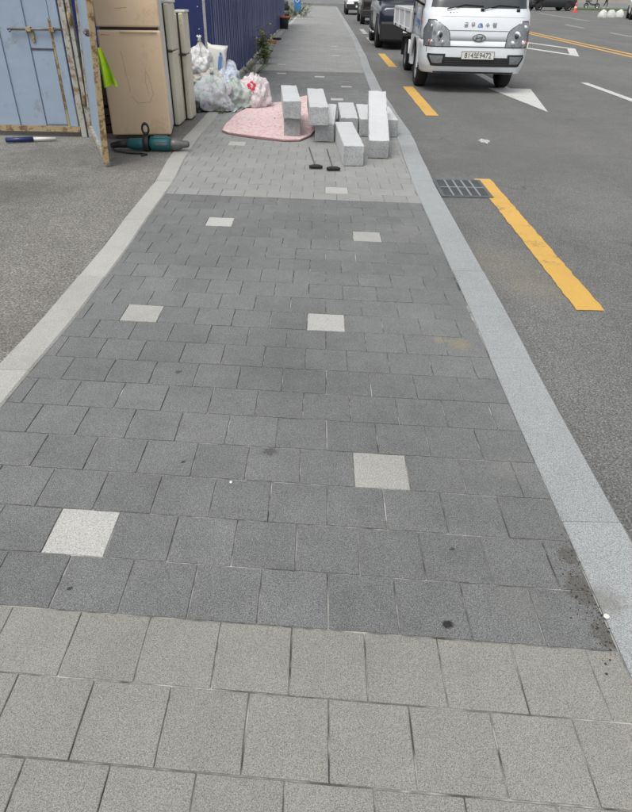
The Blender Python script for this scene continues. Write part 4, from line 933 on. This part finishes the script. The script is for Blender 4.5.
# ------------------------------------------------------------------ weeds
def weed(label, x, y, h, n, spread, mat='leaf', flowers=0, name='weed', z=0):
    t = thing(name, label, 'weed', (x, y, z)); st = MB(); lf = MB(); fl = MB()
    for i in range(n):
        a = random.uniform(0, 6.28); r_ = spread*random.random()**.5; hh = h*random.uniform(.5, 1.05); bx_, by_ = r_*.4*math.cos(a), r_*.4*math.sin(a); tx_, ty_ = r_*1.3*math.cos(a), r_*1.3*math.sin(a)
        pts = [(bx_, by_, 0), ((bx_+tx_)*.45, (by_+ty_)*.45, hh*.55), (tx_, ty_, hh)]; st.tube(pts, [.004, .003, .0015], 4)
        for q in range(9):
            f_ = .15+.85*q/8; c_ = Vector((bx_+(tx_-bx_)*f_, by_+(ty_-by_)*f_, hh*f_)); la = random.uniform(0, 6.28); L_ = h*random.uniform(.14, .26); d = Vector((math.cos(la), math.sin(la), random.uniform(-.2, .7))).normalized(); s_ = d.cross(Vector((0, 0, 1))).normalized()*L_*.28
            lf.add([c_, c_+d*L_*.5+s_, c_+d*L_+Vector((0, 0, -L_*.15)), c_+d*L_*.5-s_], [(0, 1, 2, 3)])
        if i < flowers: fl.ico((tx_, ty_, hh+.01), .022, 1, 0, (1, 1, .6))
    st.build('stems', 'leaf', t); lf.build('leaves', mat, t)
    if flowers: fl.build('flowers', 'petal', t)
    return t
p = at(267, 60); weed('tall weed with yellow flowers at the foot of the fence', p.x-.1, p.y+.4, .62, 20, .2, 'leaf2', 9)
p = at(266, 64); weed('leafy green weed below the yellow flowered one', p.x-.05, p.y, .38, 18, .2)
p = at(253, 73); weed('low spreading weed between fence and rubbish bags', p.x, p.y, .22, 18, .3)
p = at(221, 113); weed('tiny weed growing in front of the clear bag', p.x, p.y-.05, .07, 9, .07)
p = at(301, 16); weed('bushy weed at the foot of the blue board', p.x, p.y-1.5, .7, 22, .55)
p = at(293, 17); weed('yellowish weed beside the black pot', p.x, p.y, .6, 16, .4, 'leaf2')

# ------------------------------------------------------------------ far left things
p = at(283.5, 29); t = thing('plant_pot', 'black pot with an orange rim at the end of the fence', 'plant pot', (p.x, p.y, 0))
m_ = MB(); m_.lathe([(0, 0), (.17, 0), (.215, .36), (.215, .4), (.195, .4), (.185, .3), (0, .3)], 20); m_.build('pot_body', 'pot', t)
m_ = MB(); m_.lathe([(.218, .37), (.228, .38), (.228, .43), (.2, .43), (.2, .4)], 20); m_.build('rim', 'orange', t)
p = at(283.5, 21); t = thing('stacked_tyres', 'dark stack of tyres and white rings behind the black pot', 'tyres', (p.x-.1, p.y+1.5, 0))
for i in range(4):
    m_ = MB(); m_.lathe([(.14, .02), (.27, .0), (.31, .06), (.31, .14), (.27, .2), (.14, .18), (.14, .02)], 18); m_.build('tyre' if i % 2 == 0 else 'ring', 'tyre' if i % 2 == 0 else 'toolgrey', t, (random.uniform(-.04, .04), 0, .205*i))
p = at(297.5, 14); t = thing('blue_board', 'blue upright board with white marks at the end of the fence', 'sign', (p.x, p.y, 0))
m_ = MB(); m_.box((0, 0, .95), (.42, .12, 1.7), 0, 0, .02); m_.build('panel', 'bluesign', t)
m_ = MB()
for z_ in (.62, .85, 1.2): m_.tube([(-.12, -.066, z_+.08), (0, -.066, z_-.04), (.12, -.066, z_+.1)], .022, 6)
m_.build('white_marks', 'plate', t); m_ = MB(); m_.box((-.16, 0, .06), (.05, .3, .12)); m_.box((.16, 0, .06), (.05, .3, .12)); m_.build('feet', 'frame', t)
p = at(271.5, 43.5); m_ = MB(); m_.box((0, 0, .035), (.34, .16, .06), 0, .2, .01); tag(m_.build('brick', 'orange', None, (p.x-.03, p.y, .005)), 'orange brick lying on the edging beside the fence', 'brick')
p = at(277, 40); m_ = MB(); m_.box((0, 0, .03), (.22, .2, .05), 0, .5, .015); tag(m_.build('stone', 'frame', None, (p.x, p.y, .005)), 'dark flat stone on the edging next to the orange brick', 'stone')

# ------------------------------------------------------------------ far right things
p = at(574.5, 12.5, ZR); t = thing('traffic_cone', 'red traffic cone beside the dark vehicle across the road', 'traffic cone', (p.x, p.y, ZR))
m_ = MB(); m_.box((0, 0, .02), (.42, .42, .04), 0, 0, .01); m_.build('base', 'cone', t)
m_ = MB(); m_.lathe([(.17, .04), (.06, .62), (.05, .75), (0, .76)], 16); m_.build('cone_body', 'cone', t)
m_ = MB(); m_.lathe([(.118, .34), (.094, .47)], 16); m_.build('band', 'plate', t)
for i, (px, py, lab) in enumerate(((602, 17.5, 'leftmost white dome-shaped stone across the road'), (610.5, 17.5, 'middle white dome-shaped stone across the road'), (619, 17, 'rightmost white dome-shaped stone, beside the cut-off white car'))):
    p = at(px, py, ZR); m_ = MB(); bm = bmesh.new(); bmesh.ops.create_icosphere(bm, subdivisions=3, radius=1)
    for v in bm.verts:
        n = v.co.normalized(); s_ = 1+.12*noise.noise(n*1.8+Vector((i*5, 0, 0))); v.co = Vector((n.x*.34*s_, n.y*.34*s_, max(-.05, n.z)*.5*s_))
    m_.bm(bm, 0, True); bm.free(); tag(m_.build('dome_stone', 'stonewhite', None, (p.x, p.y, ZR)), lab, 'stone', 'white dome stones')
p = at(591, 8.5, ZR); mo = thing('motor_scooter', 'dark motor scooter with a teal front shield across the road', 'scooter', (p.x, p.y, ZR), R(75))
for y_ in (-.62, .62): wheel(mo, 0, y_, .27, .11, -1, 'rim', 5)
m_ = MB(); m_.loft([[(x*w_, y, z+dz) for x, dz in ((-1, 0), (-.8, .18), (.8, .18), (1, 0))] for y, w_, z in ((-.45, .1, .3), (-.2, .16, .28), (.15, .18, .33), (.35, .19, .52), (.75, .13, .6))], True, True); m_.build('body_panel', 'blackgloss', mo)
m_ = MB(); m_.box((0, .42, .76), (.3, .7, .1), 0, 0, .04); m_.build('seat', 'black', mo)
m_ = MB(); m_.loft([[(x*.22, -.42-.1*z+.04*abs(x), z) for x in rng(-1, 1, 6)] for z in (.35, .6, .85, 1.0)], False, False); m_.loft([[(x*.22, -.40-.1*z+.04*abs(x), z) for x in rng(-1, 1, 6)] for z in (.35, .6, .85, 1.0)], False, False); m_.build('leg_shield', 'tealbox', mo)
m_ = MB(); m_.tube([(0, -.62, .27), (0, -.48, .95), (0, -.45, 1.05)], .03, 8); m_.tube([(-.32, -.4, 1.08), (0, -.46, 1.04), (.32, -.4, 1.08)], .02, 8); m_.build('fork_and_handlebar', 'frame', mo)
# pedestrian
def person():
    p = at(605, 8, ZR); V3 = []; Ed = []; Rd = []
    def v(co, r, par=None):
        V3.append(co); Rd.append(r)
        if par is not None: Ed.append((par, len(V3)-1))
        return len(V3)-1
    pel = v((0, 0, .95), .15); ch = v((0, .02, 1.2), .15, pel); sh = v((0, .03, 1.4), .14, ch); nk = v((0, .02, 1.5), .055, sh); hd = v((0, .0, 1.6), .09, nk); v((0, 0, 1.72), .075, hd)
    for s_, st in ((-1, .22), (1, -.2)):
        hip = v((s_*.1, 0, .88), .095, pel); kn = v((s_*.1, st*.55-.03, .48), .062, hip); an = v((s_*.1, st+.05, .09), .042, kn); v((s_*.11, st-.12, .04), .038, an)
        s0 = v((s_*.2, .03, 1.38), .06, sh); el = v((s_*.25, .03-st*.4, 1.1), .045, s0); wr_ = v((s_*.24, -.08-st*.6, .88), .032, el); v((s_*.24, -.12-st*.7, .79), .03, wr_)
    me = bpy.data.meshes.new('body'); me.from_pydata(V3, Ed, []); o = link('person', me, None, (p.x, p.y, ZR), (0, 0, R(60)))
    sk = o.modifiers.new('skin', 'SKIN'); ss = o.modifiers.new('sub', 'SUBSURF'); ss.levels = 2; ss.render_levels = 2
    for d_, r_ in zip(me.skin_vertices[0].data, Rd): d_.radius = (r_, r_)
    me.skin_vertices[0].data[0].use_root = True
    kk = NT('clothing and skin'); tc = kk.n('ShaderNodeTexCoord'); sp = kk.n('ShaderNodeSeparateXYZ'); kk.l(tc.outputs['Object'], sp.inputs[0])
    c_ = kk.ramp(kk.math('DIVIDE', sp.outputs[2], 1.8), [(0., (.6, .6, .6)), (.05, (.6, .6, .6)), (.055, (.02, .02, .022)), (.54, (.02, .02, .022)), (.545, (.10, .11, .14)), (.83, (.10, .11, .14)), (.835, (.5, .32, .24)), (.93, (.5, .32, .24)), (.94, (.015, .012, .01))])
    c_.node.color_ramp.interpolation = 'CONSTANT'; kk.l(c_, kk.b.inputs['Base Color']); kk.b.inputs['Roughness'].default_value = .8; me.materials.append(kk.m)
    tag(o, 'person in dark trousers and white shoes walking across the road', 'person')
    hr = MB(); hr.ico((0, .02, 1.69), .112, 3, 0, (.88, 1, .8)); hr.build('hair', 'hair', o)
    fc = MB(); fc.box((0, -.095, 1.61), (.022, .03, .035), 0, 0, .008)
    fc.build('nose', 'skin', o)
    ey = MB(); [ey.ico((s_*.035, -.088, 1.635), .011, 1) for s_ in (-1, 1)]; ey.box((0, -.09, 1.565), (.045, .008, .008)); ey.build('eyes_and_mouth', 'hair', o)
person()

# ------------------------------------------------------------------ far backdrop
def building(label, x0, x1, y, h, mat, dep=8, rz=0):
    t = thing('building', label, 'building', ((x0+x1)/2, y, ZR), rz); W_ = x1-x0
    m_ = MB(); m_.box((0, dep/2, h/2), (W_, dep, h)); m_.build('wall', mat, t)
    m_ = MB(); m_.box((0, dep/2, h+.1), (W_+.3, dep+.3, .2)); m_.build('roof_edge', 'wall2', t)
    m_ = MB(); m_.box((0, -.02, .25), (W_, .05, .5)); m_.build('plinth', 'kerb', t)
    n = int(W_/3)
    for i in range(n):
        for z in (1.8, 5):
            if z+1 < h:
                m_ = MB(); m_.box((-W_/2+(i+.5)*W_/n, -.03, z), (1.5, .08, 1.4)); f_ = m_.build('window', 'rim', t)
                m_ = MB(); m_.box((-W_/2+(i+.5)*W_/n, -.08, z), (1.36, .04, 1.26)); m_.build('pane', 'glass', f_)
building('pale low building closing the far end of the pavement', -14, 5, 84, 4, 'wall')
building('tan building beyond the far side of the road', 12, 60, 95, 7, 'wall2')
# verge beyond the road
p = at(622, 6, ZR); m_ = MB(); m_.box((34, 80, ZR+.06), (16, 5, .12)); stuff(m_.build('grass_verge', 'turf'))

# ------------------------------------------------------------------ small litter
p = at(606, 617, .004); m_ = MB(); m_.lathe([(0, .004), (.006, .004), (.0075, .003), (.0075, 0)], 14); tag(m_.build('bottle_cap', 'plate', None, (p.x, p.y, .006)), 'small white bottle cap on the kerb at the dirty corner', 'bottle cap')
p = at(231, 483); m_ = MB(); m_.ico((0, 0, .003), .005, 2, 0, (1, 1.2, .7)); tag(m_.build('pebble', 'plate', None, (p.x, p.y, .001)), 'tiny white pebble on the dark pavers', 'pebble')
m_ = MB()
for i in range(150):
    t = random.random(); px = 560+52*t+random.gauss(0, 7); py = 548+95*t+random.gauss(0, 14); p = at(px, py); y0 = p.y
    if p.x > lerp(RIN, p.y)-.002: p.x = lerp(RIN, p.y)-random.random()**2*.03
    r_ = random.uniform(.0007, .0024); m_.ico((p.x, p.y, .001), r_, 1, 0, (random.uniform(.7, 1.8), random.uniform(.7, 1.8), .6))
stuff(m_.build('soil_crumbs', 'brownbox'))
m_ = MB()
for i in range(500):
    x = lerp(LIN, 0)-.2-random.random()**1.5*2.3; y = random.uniform(1.5, 7.5); r_ = random.uniform(.002, .007); m_.ico((x, y, .001), r_, 1, 0, (1, random.uniform(.7, 1.5), .6))
stuff(m_.build('loose_gravel', 'grit'))
m_ = MB()
for i in range(300):
    y = random.uniform(1., 16); x = lerp(RIN, y)+RW+.01+random.random()**2*.3; r_ = random.uniform(.002, .006); m_.ico((x, y, ZR+.001), r_, 1, 0, (1, random.uniform(.7, 1.5), .6))
stuff(m_.build('gutter_grit', 'grit'))
